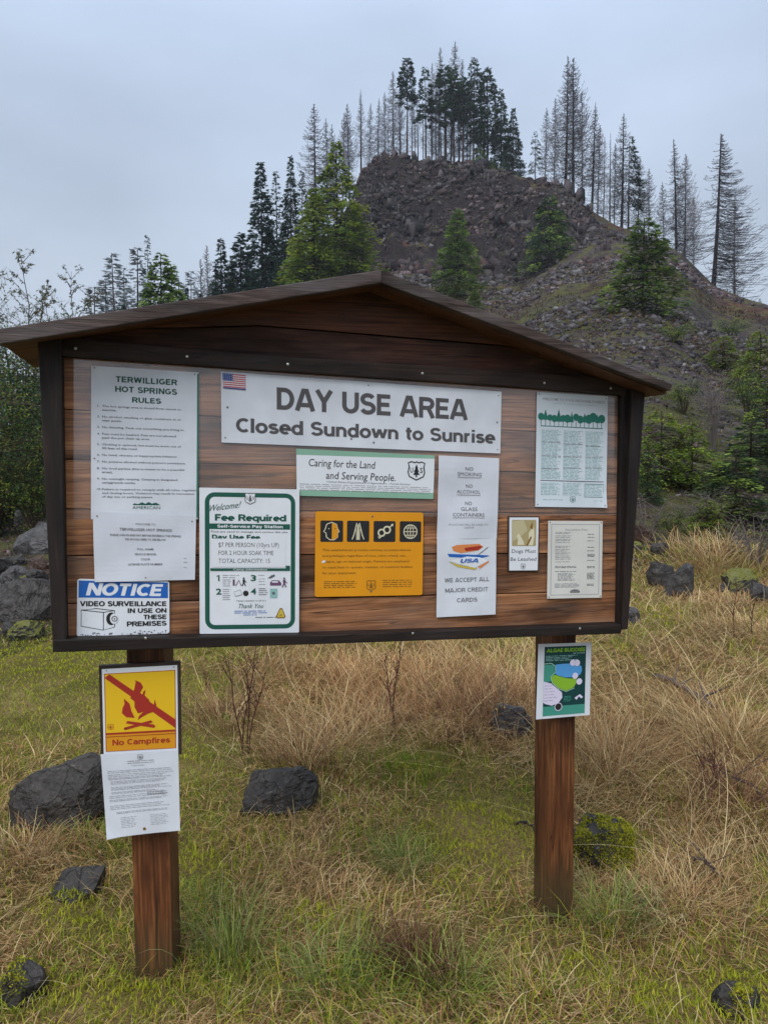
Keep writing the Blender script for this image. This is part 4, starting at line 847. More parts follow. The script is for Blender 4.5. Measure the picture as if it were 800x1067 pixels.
s.poly('flame', [(.37, .36), (.42, .27), (.44, .19), (.43, .17), (.50, .20), (.53, .25), (.49, .31), (.52, .33), (.53, .30), (.56, .28), (.545, .34), (.60, .39), (.62, .46), (.66, .44), (.67, .385), (.69, .46), (.66, .52), (.58, .54), (.50, .575), (.46, .60), (.47, .56), (.53, .515), (.46, .53), (.42, .46), (.42, .40)], 'red', 5)
s.poly('flame', [(.29, .36), (.36, .42), (.38, .50), (.42, .575), (.32, .565), (.265, .52), (.275, .46), (.30, .42)], 'red', 5)
s.poly('flame', [(.31, .63), (.33, .605), (.66, .66), (.65, .695)], 'red', 5); s.poly('flame', [(.29, .675), (.62, .61), (.64, .635), (.31, .70)], 'red', 6); s.ell('flame', .30, .687, .016, 'red', 6, 10); s.ell('flame', .655, .678, .016, 'red', 6, 10)
sans(s, 'No Campfires', .145, .80, .85, .862, 'red', 4, weight=.18); s.shield(.125, .66, .07, 'red', None, 4)
for x in (.09, .91): s.hole(x, .055, .008)
s.done()
wv = lambda x, y: .004*y+.0022*math.sin(5*x+2)*y+.008*max(0, y-x-.84)/.16
s = Sign('fire_order_sheet', 'white printed fire order sheet hanging below the No Campfires sign', 'paper', [(105.2, 786), (185.9, 781.8), (187.8, 864.6), (111.8, 873)], NP+.019, P_WHITE, .0006, warp=wv)
s.shield(.50, .055, .07, 'soft', None, 3)
s.dashes(.33, .68, [.10, .125], .012, 'grey', 3, 1, .1, word=.06); s.dashes(.38, .6, [.155], .008, 'grey', 3, 2); s.dashes(.07, .93, [.205, .225, .25, .27, .29, .305], .009, 'grey', 3, 3, .2, word=.05); s.dashes(.1, .9, [.33, .345, .36, .40, .415, .43, .46, .475], .008, 'grey', 3, 4, .3, word=.05)
s.dashes(.07, .9, [.505, .525, .55, .565, .62, .64, .66], .008, 'grey', 3, 5, .2, word=.05); s.dashes(.57, .85, [.49, .515], .011, 'soft', 3, 7, .2, word=.03); s.dashes(.15, .9, [.70, .715], .008, 'grey', 3, 6, .1, word=.05); s.dashes(.2, .42, [.77, .79, .81, .83, .85, .87, .89], .007, 'grey', 3, 8, .2); s.dashes(.6, .85, [.77, .79, .81, .83, .85, .87, .89], .007, 'grey', 3, 9, .3); s.ell('emblem', .51, .935, .022, 'brown', 3, 10); s.done()
# 16 algae poster on the right post
s = Sign('algae_poster', 'dark green ALGAE BUDDIES poster in a white plastic sleeve, on the right post', 'poster', [(560.8, 671.2), (615.8, 669.3), (614, 745), (558.3, 749.7)], NP, P_WHITE, .002)
s.rect('picture', .115, .04, .90, .965, 'deep', 1); s.rect('picture', .115, .84, .90, .965, 'teal', 2); s.poly('picture', [(.115, .28), (.30, .28), (.32, .40), (.25, .50), (.115, .52)], 'teal', 2)
s.text('ALGAE BUDDIES', .15, .065, .88, .115, 'lime', 3, .035); s.text('BE AWARE', .66, .128, .875, .146, 'mint', 3, .01)
s.dashes(.14, .80, [.165, .185, .205, .225], .010, 'pale', 3, 3, .4, word=.09)
s.poly('picture', [(.33, .28), (.45, .275), (.62, .275), (.74, .285), (.82, .32), (.83, .38), (.80, .43), (.68, .465), (.52, .46), (.38, .43), (.325, .40)], 'sky', 3)
s.poly('picture', [(.24, .45), (.32, .415), (.42, .445), (.56, .475), (.72, .485), (.745, .52), (.68, .60), (.54, .64), (.40, .60), (.28, .52)], 'lime', 4); s.stroke('picture', [(.115, .265), (.25, .26), (.32, .30), (.33, .38), (.24, .44), (.27, .52), (.40, .61), (.54, .65), (.69, .61)], .012, 'mint', 5)
for x, yv in ((.65, .265), (.73, .27), (.70, .445), (.78, .525)): s.ell('picture', x, yv, .055, 'lilac', 6, 16)
s.poly('picture', [(.115, .50), (.25, .53), (.38, .61), (.46, .66), (.47, .73), (.40, .80), (.28, .83), (.15, .80), (.115, .78)], 'lilac', 3); s.dashes(.13, .40, [.56, .60, .64, .68, .72, .76], .010, 'grey', 4, 3, .4, word=.06)
s.ell('picture', .40, .85, .065, 'black', 4, 14); s.ring('picture', .40, .85, .065, .012, 'lilac', 5); s.dashes(.50, .65, [.72, .74, .76, .78], .012, 'teal', 3, 5, .2); s.poly('picture', [(.70, .745), (.80, .70), (.86, .74), (.83, .76), (.78, .73), (.74, .775)], 'lilac', 4); s.done()
# ================================================================== TREES
def rnd_col(rg, pal, v=0.25):
    c = pal[rg.randrange(len(pal))]; k = 1+v*(2*rg.random()-1)
    return (c[0]*k, c[1]*k, c[2]*k)
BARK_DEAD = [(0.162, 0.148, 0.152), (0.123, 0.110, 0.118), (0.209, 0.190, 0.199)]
BARK_BURN = [(.022, .018, .020), (.032, .026, .028)]
BARK_LIVE = [(.04, .028, .022), (.055, .04, .032)]
def trunk_mesh(h, r, rg, pal, name, top=0.02, wob=0.006):
    mb = MB(); n = 14; ph = rg.random()*6
    pts = [Vector((wob*h*math.sin(ph+3*i/n)*i/n, wob*h*math.cos(ph*2+2.4*i/n)*i/n, h*i/n-0.6*(i == 0))) for i in range(n+1)]
    rs = [r*(1.25 if i == 0 else 1)*(1-(1-top/r)*(i/n)**0.9) for i in range(n+1)]
    c = pal[0]
    mb.tube(pts, rs, c, 7)
    return mb, pts
def on_trunk(pts, t):
    k = t*(len(pts)-1); i = min(int(k), len(pts)-2); f = k-i
    return pts[i]*(1-f)+pts[i+1]*f
def dead_tree(seed, h=20, r=0.22, t0=0.12, w=0.13, nb=260, p=0.75, burnt=True, side=0.0, up=0.25, twig=5, rb=0.036, fade=1.0):
    """bare conifer: straight trunk, thin upswept limbs with fine twigs"""
    rg = random.Random(seed)
    mb, pts = trunk_mesh(h, r, rg, BARK_BURN if burnt else BARK_DEAD, 't')
    lb = MB()
    for i in range(nb):
        t = t0+(1-t0)*(i+rg.random())/nb
        az = rg.random()*2*math.pi
        if side and rg.random() < abs(side): az = rg.gauss(0 if side > 0 else math.pi, 0.6)
        L = h*w*(max(0.02, (1-t)/(1-t0))**p)*(0.55+0.6*rg.random())*(1.35 if side and abs(math.cos(az)) > .7 and math.cos(az)*side > 0 else 1)
        if t < t0+0.25 and rg.random() < 0.45: L *= 0.35
        d = Vector((math.cos(az), math.sin(az), 0)); o = on_trunk(pts, t)
        q = [o, o+d*L*0.4+Vector((0, 0, -0.10*L)), o+d*L*0.75+Vector((0, 0, -0.12*L+up*.2*L)), o+d*L+Vector((0, 0, up*L*(.6+.6*rg.random())))]
        c = rnd_col(rg, BARK_DEAD if not burnt or t > .3 else BARK_BURN+BARK_DEAD)
        lb.tube(q, [rb, rb*.8, rb*.6, rb*.35], c, 3)
        side_v = d.cross(Vector((0, 0, 1)))
        for k in range(twig):
            s_ = 0.3+0.65*rg.random(); a = q[1]*(1-s_)+q[3]*s_ if s_ > .5 else q[0]*(1-s_)+q[2]*s_
            sg = rg.choice((-1, 1)); tl = L*0.33*(1.1-s_)*(.6+.8*rg.random())
            e = a+(d*.7+side_v*sg*.8).normalized()*tl+Vector((0, 0, tl*(up*.9-.15+.3*rg.random())))
            lb.tube([a, e], [rb*.55, rb*.3], c, 3)
    return mb, lb
GREEN_DARK = [(0.024, 0.051, 0.024), (0.033, 0.068, 0.030), (0.045, 0.083, 0.033), (0.018, 0.039, 0.021)]
GREEN_MID = [(0.104, 0.178, 0.041), (0.161, 0.246, 0.053), (0.221, 0.300, 0.058), (0.074, 0.113, 0.036)]
GREEN_YEL = [(0.131, 0.197, 0.026), (0.186, 0.251, 0.031), (0.098, 0.153, 0.026), (0.229, 0.262, 0.039)]
GREEN_BLUE = [(0.031, 0.063, 0.045), (0.042, 0.084, 0.056), (0.022, 0.048, 0.036)]
def live_tree(seed, h=18, r=0.22, t0=0.05, w=0.17, nb=150, p=0.8, pal=GREEN_DARK, leaf=0.42, sprays=26, droop=0.22, gap=0.15, bare=20, bare_t0=0.1, oneside=0.0):
    """conifer: whorls of drooping boughs carrying needle sprays; bare snags below t0"""
    rg = random.Random(seed)
    mb, pts = trunk_mesh(h, r, rg, BARK_LIVE, 't')
    fb = MB()
    for i in range(bare):
        t = bare_t0+(t0-bare_t0)*rg.random() if t0 > bare_t0 else t0
        az = rg.random()*6.283; L = h*w*.35*rg.random(); o = on_trunk(pts, t)
        fb.tube([o, o+Vector((math.cos(az)*L, math.sin(az)*L, -.15*L))], [.025, .008], (.05, .045, .045), 3)
    for i in range(nb):
        t = t0+(1-t0)*((i+rg.random())/nb)**0.92
        if rg.random() < gap: continue
        az = rg.random()*6.283
        if oneside and rg.random() < oneside: az = rg.gauss(0, .7)
        L = h*w*(max(.03, (1-t)/(1-t0))**p)*(.55+.55*rg.random()); o = on_trunk(pts, t)
        d = Vector((math.cos(az), math.sin(az), 0)); sv = d.cross(Vector((0, 0, 1)))
        dr = droop*(1.25-t)
        fb.tube([o, o+d*L*.55+Vector((0, 0, -dr*.35*L)), o+d*L+Vector((0, 0, -dr*L))], [.035*L/2, .02*L/2, .006], (.035, .025, .02), 3)
        base = rnd_col(rg, pal, .35)
        n = max(4, int(sprays*L/(h*w)*1.25))
        for k in range(n):
            s_ = .18+.82*math.sqrt(rg.random()); lat = (1.12-s_)*L*.62*(2*rg.random()-1)
            a = o+d*L*s_+sv*lat+Vector((0, 0, -dr*L*s_*s_+.20*L*(rg.random()-.55)))
            ll = leaf*(.6+.8*rg.random())
            dd = (d*(.5+.5*rg.random())+sv*(.9*(1 if lat > 0 else -1)*rg.random())+Vector((0, 0, -.45*rg.random()+.15))).normalized()*ll
            wv_ = dd.cross(Vector((rg.random()-.5, rg.random()-.5, 1))).normalized()*ll*.24
            k2 = .8+.5*rg.random(); fb.leaf(a, dd, wv_, (base[0]*k2, base[1]*k2, base[2]*k2))
    return mb, fb
def bush(seed, h, w, pal, leaf, nst=9, n=1800, gap=.3, stemcol=(.05, .035, .025), up=.6):
    """shrub: forked stems with leaf clumps along them"""
    rg = random.Random(seed); mb = MB(); fb = MB(); tips = []
    for i in range(nst):
        az = rg.random()*6.283; sp = w*.5*(.25+.75*rg.random()); hh = h*(.55+.45*rg.random())
        a = Vector((0, 0, -.1)); b = Vector((math.cos(az)*sp*.4, math.sin(az)*sp*.4, hh*.5)); c = Vector((math.cos(az)*sp, math.sin(az)*sp, hh))
        mb.tube([a, b, c], [.012*h+.004, .007*h+.003, .003], stemcol, 5); tips += [(a, b, .5), (b, c, 1), (b, c, 1)]
        for k in range(5):
            s_ = rg.random(); o = b*(1-s_)+c*s_; az2 = az+rg.gauss(0, 1.2); l = w*.28*(.5+rg.random())
            e = o+Vector((math.cos(az2)*l, math.sin(az2)*l, l*(up*rg.random()-.1))); mb.tube([o, e], [.004*h+.002, .002], stemcol, 3); tips.append((o, e, 1))
    cl = []
    for i in range(int(n/14)):
        o, e, wt = tips[rg.randrange(len(tips))]; s_ = rg.random(); cl.append(o*(1-s_)+e*s_+Vector((rg.gauss(0, .05*w), rg.gauss(0, .05*w), rg.gauss(0, .03*h))))
    for c in cl:
        base = rnd_col(rg, pal, .4)
        for k in range(14):
            p = c+Vector((rg.gauss(0, .055*w), rg.gauss(0, .055*w), rg.gauss(0, .03*h)))
            if p.z < 0: p.z = abs(p.z)*.5
            d = Vector((rg.gauss(0, 1), rg.gauss(0, 1), rg.gauss(.2, .6))).normalized()*leaf*(.6+.8*rg.random())
            wv_ = d.cross(Vector((rg.random()-.5, rg.random()-.5, rg.random()-.5))).normalized()*leaf*.26
            k2 = .75+.6*rg.random(); fb.leaf(p, d, wv_, (base[0]*k2, base[1]*k2, base[2]*k2))
    return mb, fb
PROTO = {}
def proto(key, pair, crown='crown', stem='trunk'):
    mb, fb = pair
    h = max(v.z for v in mb.V)
    t = mb.build(stem, M['bark'], smooth=True); f = fb.build(crown, M['bark'] if crown == 'limbs' else M['foliage'])
    PROTO[key] = (t.data, f.data, h, crown, stem)
    bpy.data.objects.remove(t); bpy.data.objects.remove(f)
rs_ = random.Random(77); lean_ = random.Random(78)
def plant(key, name, label, cat, px, py_top, Y, py_base=None, wf=1.0, group=None, rot=None, sink=0.1, pxt=None, th_=1.0):
    """stands on the terrain at image column px and depth Y; its height brings the top to py_top"""
    d = ray(px, 400); x = d.x/d.y*Y
    z = tz(x, Y)-sink
    top = at(px, py_top, Y).z
    H = max(0.3, top-z)
    td, fd, h, cn_, sn_ = PROTO[key]
    root = empty(name, (x, Y, z), rs_.random()*6.28 if rot is None else rot)
    k = H/h
    tag(root, label, cat, group)
    t = bpy.data.objects.new(sn_, td); COL.objects.link(t); t.parent = root; t.scale = (k*wf*th_, k*wf*th_, k)
    f = bpy.data.objects.new(cn_, fd); COL.objects.link(f); f.parent = root; f.scale = (k*wf, k*wf, k)
    if pxt is None and name == 'bare_conifer': pxt = px+lean_.gauss(0, .022)*H*F/Y
    if pxt is not None:
        dx = (pxt-px)/F*Y; root.rotation_euler = (0, math.atan2(dx, H), root.rotation_euler.z) if False else root.rotation_euler
        R_ = Matrix.Rotation(math.atan2(dx, H), 4, 'Y') @ Matrix.Rotation(root.rotation_euler.z, 4, 'Z')
        root.rotation_euler = R_.to_euler()
    return root
# the kinds
proto('dead_a', dead_tree(1, w=.19, t0=.10, nb=360, twig=7), 'crown'); proto('dead_b', dead_tree(2, w=.15, t0=.25, nb=300, p=.9, twig=7), 'crown')
proto('dead_c', dead_tree(3, w=.23, t0=.15, nb=380, up=.45, twig=7), 'crown'); proto('dead_wind', dead_tree(4, w=.30, t0=.06, nb=420, side=.55, up=.05, p=.85, twig=7), 'crown')
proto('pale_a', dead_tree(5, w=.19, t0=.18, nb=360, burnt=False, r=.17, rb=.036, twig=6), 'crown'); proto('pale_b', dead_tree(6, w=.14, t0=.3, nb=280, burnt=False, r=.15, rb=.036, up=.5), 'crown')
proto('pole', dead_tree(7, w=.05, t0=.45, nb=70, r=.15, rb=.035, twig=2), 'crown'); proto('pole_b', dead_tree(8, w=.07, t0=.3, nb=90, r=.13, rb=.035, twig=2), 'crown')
proto('high_a', live_tree(11, t0=.60, w=.115, nb=120, p=.45, leaf=.5, sprays=28, bare=60, bare_t0=.15, gap=.25), 'crown'); proto('high_b', live_tree(12, t0=.48, w=.12, nb=130, p=.55, leaf=.5, sprays=28, bare=60, bare_t0=.12, gap=.25), 'crown')
proto('half', live_tree(13, t0=.30, w=.19, nb=190, p=.65, leaf=.5, sprays=32, bare=30, droop=.3, gap=.2), 'crown'); proto('full', live_tree(14, t0=.03, w=.17, nb=330, p=.8, leaf=.45, sprays=36, bare=0, gap=.12), 'crown')
proto('spruce', live_tree(15, t0=.04, w=.18, nb=440, p=.85, leaf=.45, sprays=40, bare=0, gap=.06, droop=.35, pal=GREEN_BLUE), 'crown'); proto('thin', live_tree(16, t0=.15, w=.14, nb=230, p=.75, leaf=.42, sprays=22, bare=30, gap=.25, pal=GREEN_BLUE), 'crown')
proto('misty', live_tree(19, t0=.10, w=.14, nb=240, p=.8, leaf=.42, sprays=24, bare=10, gap=.15, pal=[(.19, .22, .22), (.16, .19, .19), (.22, .24, .25)]), 'crown')  # needle colours paled: the distant mist is painted into the crown
proto('sparse_wind', live_tree(17, t0=.35, w=.22, nb=130, p=.6, leaf=.5, sprays=30, bare=60, gap=.2, oneside=.75, droop=.5), 'crown')
proto('sparse', live_tree(18, t0=.2, w=.2, nb=130, p=.6, leaf=.5, sprays=30, bare=40, gap=.3), 'crown')
proto('young', live_tree(21, h=9, r=.12, t0=.02, w=.36, nb=330, p=.75, leaf=.34, sprays=44, bare=0, gap=.08, droop=.12, pal=GREEN_MID), 'crown'); proto('young_b', live_tree(22, h=7, r=.12, t0=.01, w=.50, nb=230, p=.62, leaf=.34, sprays=40, bare=0, gap=.08, droop=.12, pal=GREEN_MID), 'crown')
proto('cedar', live_tree(23, h=14, r=.16, t0=.03, w=.34, nb=400, p=.95, leaf=.36, sprays=44, bare=0, gap=.12, droop=.25, pal=GREEN_YEL), 'crown'); proto('young_dark', live_tree(24, h=7, r=.12, t0=.01, w=.42, nb=200, p=.5, leaf=.34, sprays=40, bare=0, gap=.08, droop=.2, pal=GREEN_DARK+GREEN_MID), 'crown')

DC, LC = 'dead tree', 'tree'
G1 = 'bare trees along the left shoulder of the hill'; G2 = 'tall trees in the dense hilltop stand'; G3 = 'bare trees on the right ridge'; G4 = 'misty trees far behind the board roof'
def T(key, label, px, top, Y, wf=1.0, cat=DC, group=None, rot=None, pxt=None, name=None, th_=1.0):
    name = name or ('bare_conifer' if cat == DC else 'conifer')
    return plant(key, name, label, cat, px, top, Y, wf=wf, group=group, rot=rot, pxt=pxt, th_=th_)
# left shoulder of the hill
T('dead_a', 'wide grey bare conifer, leftmost tall one on the left shoulder of the hill', 331, 108, 126, 1.15, group=G1)
T('pale_a', 'slim pale bare conifer tucked behind the right side of the leftmost wide grey one', 343, 123, 130, .8, group=G1)
T('pale_b', 'faint bare conifer, shortest of the left shoulder, just left of the forked trunk pair', 358, 118, 134, 1, group=G1)
T('dead_c', 'bushy bare conifer left of the dark straight trunk at the cliff edge', 366, 108, 129, .8, group=G1)
T('dead_b', 'narrow pointed bare conifer with a dark straight trunk at the left cliff edge', 378, 93, 128.5, .85, group=G1, th_=1.3)
T('dead_a', 'bare grey conifer with a thin crown, leftmost one standing on the rocky hilltop', 395, 102, 132, .8, group=G1)
T('pale_a', 'tall pale bare conifer with a pointed crown behind the left end of the hilltop stand', 410, 74, 136, .95, group=G1)
# hilltop stand
T('pole_b', 'dark bare pole, left of the two short poles at the left end of the hilltop', 406, 108, 131, 1.1, group=G2); T('pole', 'dark bare pole, right of the two short poles at the left end of the hilltop', 412, 106, 132, 1.1, group=G2)
T('high_a', 'tall green-topped conifer with a long bare trunk, leftmost green crown on the hilltop', 425, 61, 132, .95, LC, G2)
T('pale_b', 'slender pale bare tree between the two left green crowns on the hilltop', 434, 86, 134, .8, group=G2)
T('high_b', 'green-topped conifer, second green crown from the left on the hilltop', 444, 71, 132, .95, LC, G2)
T('pale_a', 'pale pointed bare treetop rising behind the second green crown on the hilltop', 457, 50, 137, .8, group=G2); T('pale_a', 'highest pale bare treetop of the hilltop stand', 469, 43, 137, .95, group=G2, rot=2.0)
T('high_a', 'dark green crown on a bare trunk, directly below the two pale bare treetops', 464, 69, 133, 1.2, LC, G2); T('high_b', 'broad dark green crown in the middle of the hilltop stand', 473, 73, 131, 1.15, LC, G2); T('high_a', 'green crown lying low between the middle of the stand and its tallest green tree', 482, 81, 130, 1.25, LC, G2)
T('half', 'tallest green conifer of the hilltop stand, right of its middle', 493, 60, 131, .85, LC, G2); T('half', 'full green conifer just right of the tallest green one on the hilltop', 507, 71, 131, 1.05, LC, G2, rot=1.2)
T('full', 'dense green conifer on the right slope of the hilltop stand', 521, 93, 130, 1.05, LC, G2); T('full', 'lowest dense green conifer at the right end of the hilltop stand', 533, 113, 128, 1.15, LC, G2, rot=2)
pl = 'thin dark bare trunk among others below the hilltop crowns'
pr = random.Random(4)
for px, top, Y in ((418, 98, 137), (430, 92, 139), (437, 96, 135), (450, 90, 137), (454, 84, 131), (460, 86, 138), (470, 90, 135), (477, 92, 138), (487, 95, 134), (499, 100, 137), (503, 96, 131), (515, 108, 135), (441, 100, 131), (466, 80, 131)):
    T(pr.choice(['pole', 'pole_b']), pl, px+pr.uniform(-1, 1), top, Y, 1.2, group='thin bare trunks in the hilltop stand', name='bare_tree')
for px, top, w_, l_ in ((396, 170, 1.6, 'low dark shrub on the left corner of the rocky hilltop'), (500, 150, 1.7, 'reddish brown low tree under the tallest hilltop conifer'), (512, 166, 2.2, 'low dark green bush at the foot of the right hilltop conifers')):
    T('young_dark', l_, px, top, 129, w_*.6, 'shrub', None, name='shrub')
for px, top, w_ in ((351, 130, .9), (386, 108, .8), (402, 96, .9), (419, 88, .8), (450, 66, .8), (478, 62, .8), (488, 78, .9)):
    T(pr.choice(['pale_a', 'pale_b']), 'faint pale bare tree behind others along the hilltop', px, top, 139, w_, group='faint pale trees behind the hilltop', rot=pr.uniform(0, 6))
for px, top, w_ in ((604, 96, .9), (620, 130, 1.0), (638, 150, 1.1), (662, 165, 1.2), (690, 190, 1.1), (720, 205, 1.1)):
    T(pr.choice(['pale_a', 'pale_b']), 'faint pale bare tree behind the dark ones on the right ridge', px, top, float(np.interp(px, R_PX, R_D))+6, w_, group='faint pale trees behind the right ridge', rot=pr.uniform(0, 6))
# right ridge
T('sparse', 'dark half-bare conifer in the dip between the hilltop stand and the right ridge', 556, 137, 124, .9, LC, G3)
T('pale_b', 'faint pale bare tree just left of the tallest right ridge pair', 566, 112, 128, 1, group=G3); T('pale_a', 'pale bare tree close behind the left of the tallest right ridge pair', 575, 102, 126, .8, group=G3)
T('dead_a', 'tall bare conifer, left one of the tallest pair on the right ridge', 587, 59, 118, 1.0, group=G3, th_=1.2); T('dead_c', 'tall bare conifer, right one of the tallest pair on the right ridge', 595, 60, 116, .95, group=G3, th_=1.2)
T('dead_b', 'bare conifer with a rounded top just right of the tallest ridge pair', 614, 107, 113, 1.25, group=G3); T('pole_b', 'short thin bare trunk left of the two dark ridge trunks', 626, 143, 113, 1.1, group=G3); T('pole', 'short bare trunk next to the dark forked ridge tree', 633, 139, 112, 1.3, group=G3)
T('dead_a', 'dark bare conifer with one bare side next to the green-sided ridge tree', 645, 118, 109, .95, group=G3, th_=1.35)
T('sparse_wind', 'half-green wind-swept conifer on the right ridge', 652, 143, 109, .95, LC, G3, rot=0); T('pale_b', 'thin pale bare tree right of the half-green wind-swept one', 673, 176, 107, 1.3, group=G3)
T('dead_wind', 'dark bare tree with a bushy lopsided top in the gap of the right ridge', 702, 145, 103, .72, group=G3, th_=1.7); T('dead_c', 'slim bare tree close to the right of the lopsided one', 710, 161, 104, .9, group=G3, rot=1)
T('dead_wind', 'largest bare tree, its long limbs sweeping right, at the right end of the ridge', 740, 139, 97, 1.0, group=G3, rot=0, th_=1.5)
T('pale_a', 'faint bare tree behind the long sweeping limbs at the right end of the ridge', 764, 205, 108, 1.3, group=G3)
for px, top, l_ in ((726, 292, 'tiny sapling on the ridge left of the largest bare tree'), (789, 311, 'tiny green sapling on the ridge at the right edge'), (605, 203, 'tiny sapling by the trunk of the tallest ridge pair')):
    T('thin', l_, px, top, float(np.interp(px, R_PX, R_D))-3, 2.0, 'sapling', None, name='sapling')
# left: conifers beyond the board
T('spruce', 'big dark spruce, tallest green one beyond the left roof slope', 275, 169, 88, .95, LC); T('thin', 'grey thin-crowned tree between the big spruce and the dark tree right of it', 291, 178, 96, .9, LC, 'tall trees left of the hill'); T('spruce', 'dark tree just left of the bright yellow-green cedar', 306, 163, 92, .7, LC, 'tall trees left of the hill', rot=2)
T('spruce', 'broad spruce leaning against the left side of the big dark spruce', 254, 243, 84, 1.5, LC); T('spruce', 'small pointed spruce standing alone above the left roof slope', 233, 249, 80, 1.05, LC); T('thin', 'slender dark tree between the dark tree and the yellow-green cedar', 317, 178, 98, .9, LC, 'tall trees left of the hill')
T('cedar', 'bright yellow-green cedar with a thin pointed top above the roof', 352, 148, 78, 1.25, LC); T('cedar', 'yellow-green cedar, lower and broader, left of the pointed one', 330, 196, 74, 1.35, LC, rot=2.5); T('cedar', 'low yellow-green cedar at the foot of the cliff, right of the pointed one', 371, 212, 80, 1.3, LC, rot=4)
T('young', 'bright green young fir above the middle of the left roof slope', 171, 264, 46, .85, LC); T('young', 'shorter green fir leaning on the right of the bright young fir', 181, 275, 47, .7, LC, rot=3)
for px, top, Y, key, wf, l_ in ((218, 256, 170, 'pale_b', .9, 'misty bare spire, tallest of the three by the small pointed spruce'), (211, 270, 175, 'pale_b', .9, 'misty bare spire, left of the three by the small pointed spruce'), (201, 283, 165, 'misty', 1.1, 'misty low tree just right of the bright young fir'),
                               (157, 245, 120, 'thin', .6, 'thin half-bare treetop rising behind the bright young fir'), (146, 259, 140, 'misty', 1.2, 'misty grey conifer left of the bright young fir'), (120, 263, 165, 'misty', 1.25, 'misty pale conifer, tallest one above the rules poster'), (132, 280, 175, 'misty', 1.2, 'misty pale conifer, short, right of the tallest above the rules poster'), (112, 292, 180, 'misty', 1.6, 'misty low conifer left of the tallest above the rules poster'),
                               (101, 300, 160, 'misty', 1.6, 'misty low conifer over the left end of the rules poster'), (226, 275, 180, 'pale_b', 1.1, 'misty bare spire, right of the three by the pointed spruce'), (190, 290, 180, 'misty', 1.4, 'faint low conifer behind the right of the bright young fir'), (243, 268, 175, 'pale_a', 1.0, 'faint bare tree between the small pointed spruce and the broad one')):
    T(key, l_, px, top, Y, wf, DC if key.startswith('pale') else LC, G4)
fr = random.Random(9)
for px, top, Y in ((196, 300, 75), (210, 306, 70), (222, 296, 82), (243, 290, 78), (262, 268, 95), (284, 240, 98), (298, 232, 102), (312, 236, 100), (268, 280, 80), (290, 275, 84), (150, 312, 60), (130, 318, 62)):
    T(fr.choice(['spruce', 'spruce', 'full']), 'dark conifer in the background wood behind the left roof slope', px, top, Y, fr.uniform(1.1, 1.6), LC, 'dark conifers of the background wood')
# firs on the slope
T('young', 'pointed green fir alone on the scree below the cliff', 477, 218, ground_at(477, 308).y, 1.0, LC, name='young_fir'); T('young_dark', 'round dark green fir on the slope under the right ridge', 571, 205, ground_at(571, 279).y, 1.05, LC, name='young_fir')
T('young_b', 'broad bright green fir on the slope right of the roof', 668, 228, ground_at(668, 324).y, 1.1, LC, name='young_fir')
T('young_b', 'small yellow-green bush just above the right roof slope', 494, 302, ground_at(494, 322).y, 1.2, 'shrub', name='shrub')

# shrubs near the board
proto('bough', live_tree(51, h=3, r=.045, t0=.02, w=.62, nb=150, p=.55, leaf=.13, sprays=75, bare=0, droop=.30, gap=.15, pal=GREEN_YEL+[(.12, .11, .03)]), 'crown'); proto('bough_dark', live_tree(52, h=3, r=.045, t0=.02, w=.55, nb=160, p=.6, leaf=.13, sprays=75, bare=0, droop=.35, gap=.15, pal=GREEN_MID+GREEN_DARK), 'crown')
proto('leafy', bush(31, 3.0, 2.4, GREEN_YEL+GREEN_DARK, .08, 14, 3600), 'leaves', 'stems'); proto('leafy_b', bush(32, 2.6, 3.0, GREEN_YEL+GREEN_DARK, .08, 14, 3600, up=.3), 'leaves', 'stems'); proto('dark_bush', bush(33, 3.2, 3.0, GREEN_DARK+GREEN_YEL[2:3]+[(.085, .095, .022), (.12, .115, .04), (.10, .12, .02)], .07, 26, 8000), 'leaves', 'stems')
proto('twiggy', bush(34, 2.2, 2.0, [(.10, .085, .07), (.075, .06, .05), (.09, .09, .05)], .07, 16, 420, stemcol=(.13, .11, .10), up=1), 'leaves', 'stems')
def B(key, label, px, top, base, wf=1.0, cat='shrub', name='shrub', group=None):
    """base: the image row where it meets the ground"""
    return plant(key, name, label, cat, px, top, ground_at(px, base).y, wf=wf, group=group)
B('dark_bush', 'dense dark green bush left of the board, under the eave', 6, 368, 540, 1.0); B('dark_bush', 'dense bush close behind the left edge of the board', 38, 385, 540, .9); B('dark_bush', 'olive bush above the boulder pile at the left edge', -10, 425, 560, .9); B('leafy_b', 'yellow-green bush low behind the left side board', 32, 470, 556, .9)
B('dark_bush', 'tall dark bush behind the other bushes under the left eave', 22, 338, 500, .8)
B('bough', 'yellow-green shrub right behind the right side board', 690, 428, 505, 1.0); B('bough', 'broad olive green shrub in the middle of the lower right slope', 722, 440, 512, 1.0); B('bough_dark', 'dark green shrub at the right edge halfway up the slope', 784, 440, 505, 1.7); B('bough_dark', 'dark green shrub under the right edge one', 768, 472, 545, 1.5)
B('twiggy', 'bare grey twiggy shrub between the two green shrub masses on the right slope', 745, 378, 470, .7); B('leafy', 'small green shrub at the foot of the right slope', 702, 528, 566, .9); B('bough', 'light green shrub high on the slope at the right edge', 791, 345, 410, 1.0); B('leafy_b', 'light green bush below the ridge at the right edge', 779, 378, 440, 1.0); B('twiggy', 'bare brown brush at the right edge behind the grassy mound', 792, 530, 588, 1.2)
B('bough_dark', 'tall light green sapling at the right edge of the slope', 799, 400, 480, .8, 'sapling', 'sapling'); B('twiggy', 'bare twiggy bush behind the small green shrub at the slope foot', 676, 510, 565, 1.1); B('twiggy', 'bare brown bush halfway up the slope below the broad olive shrub', 735, 505, 558, 1.3)
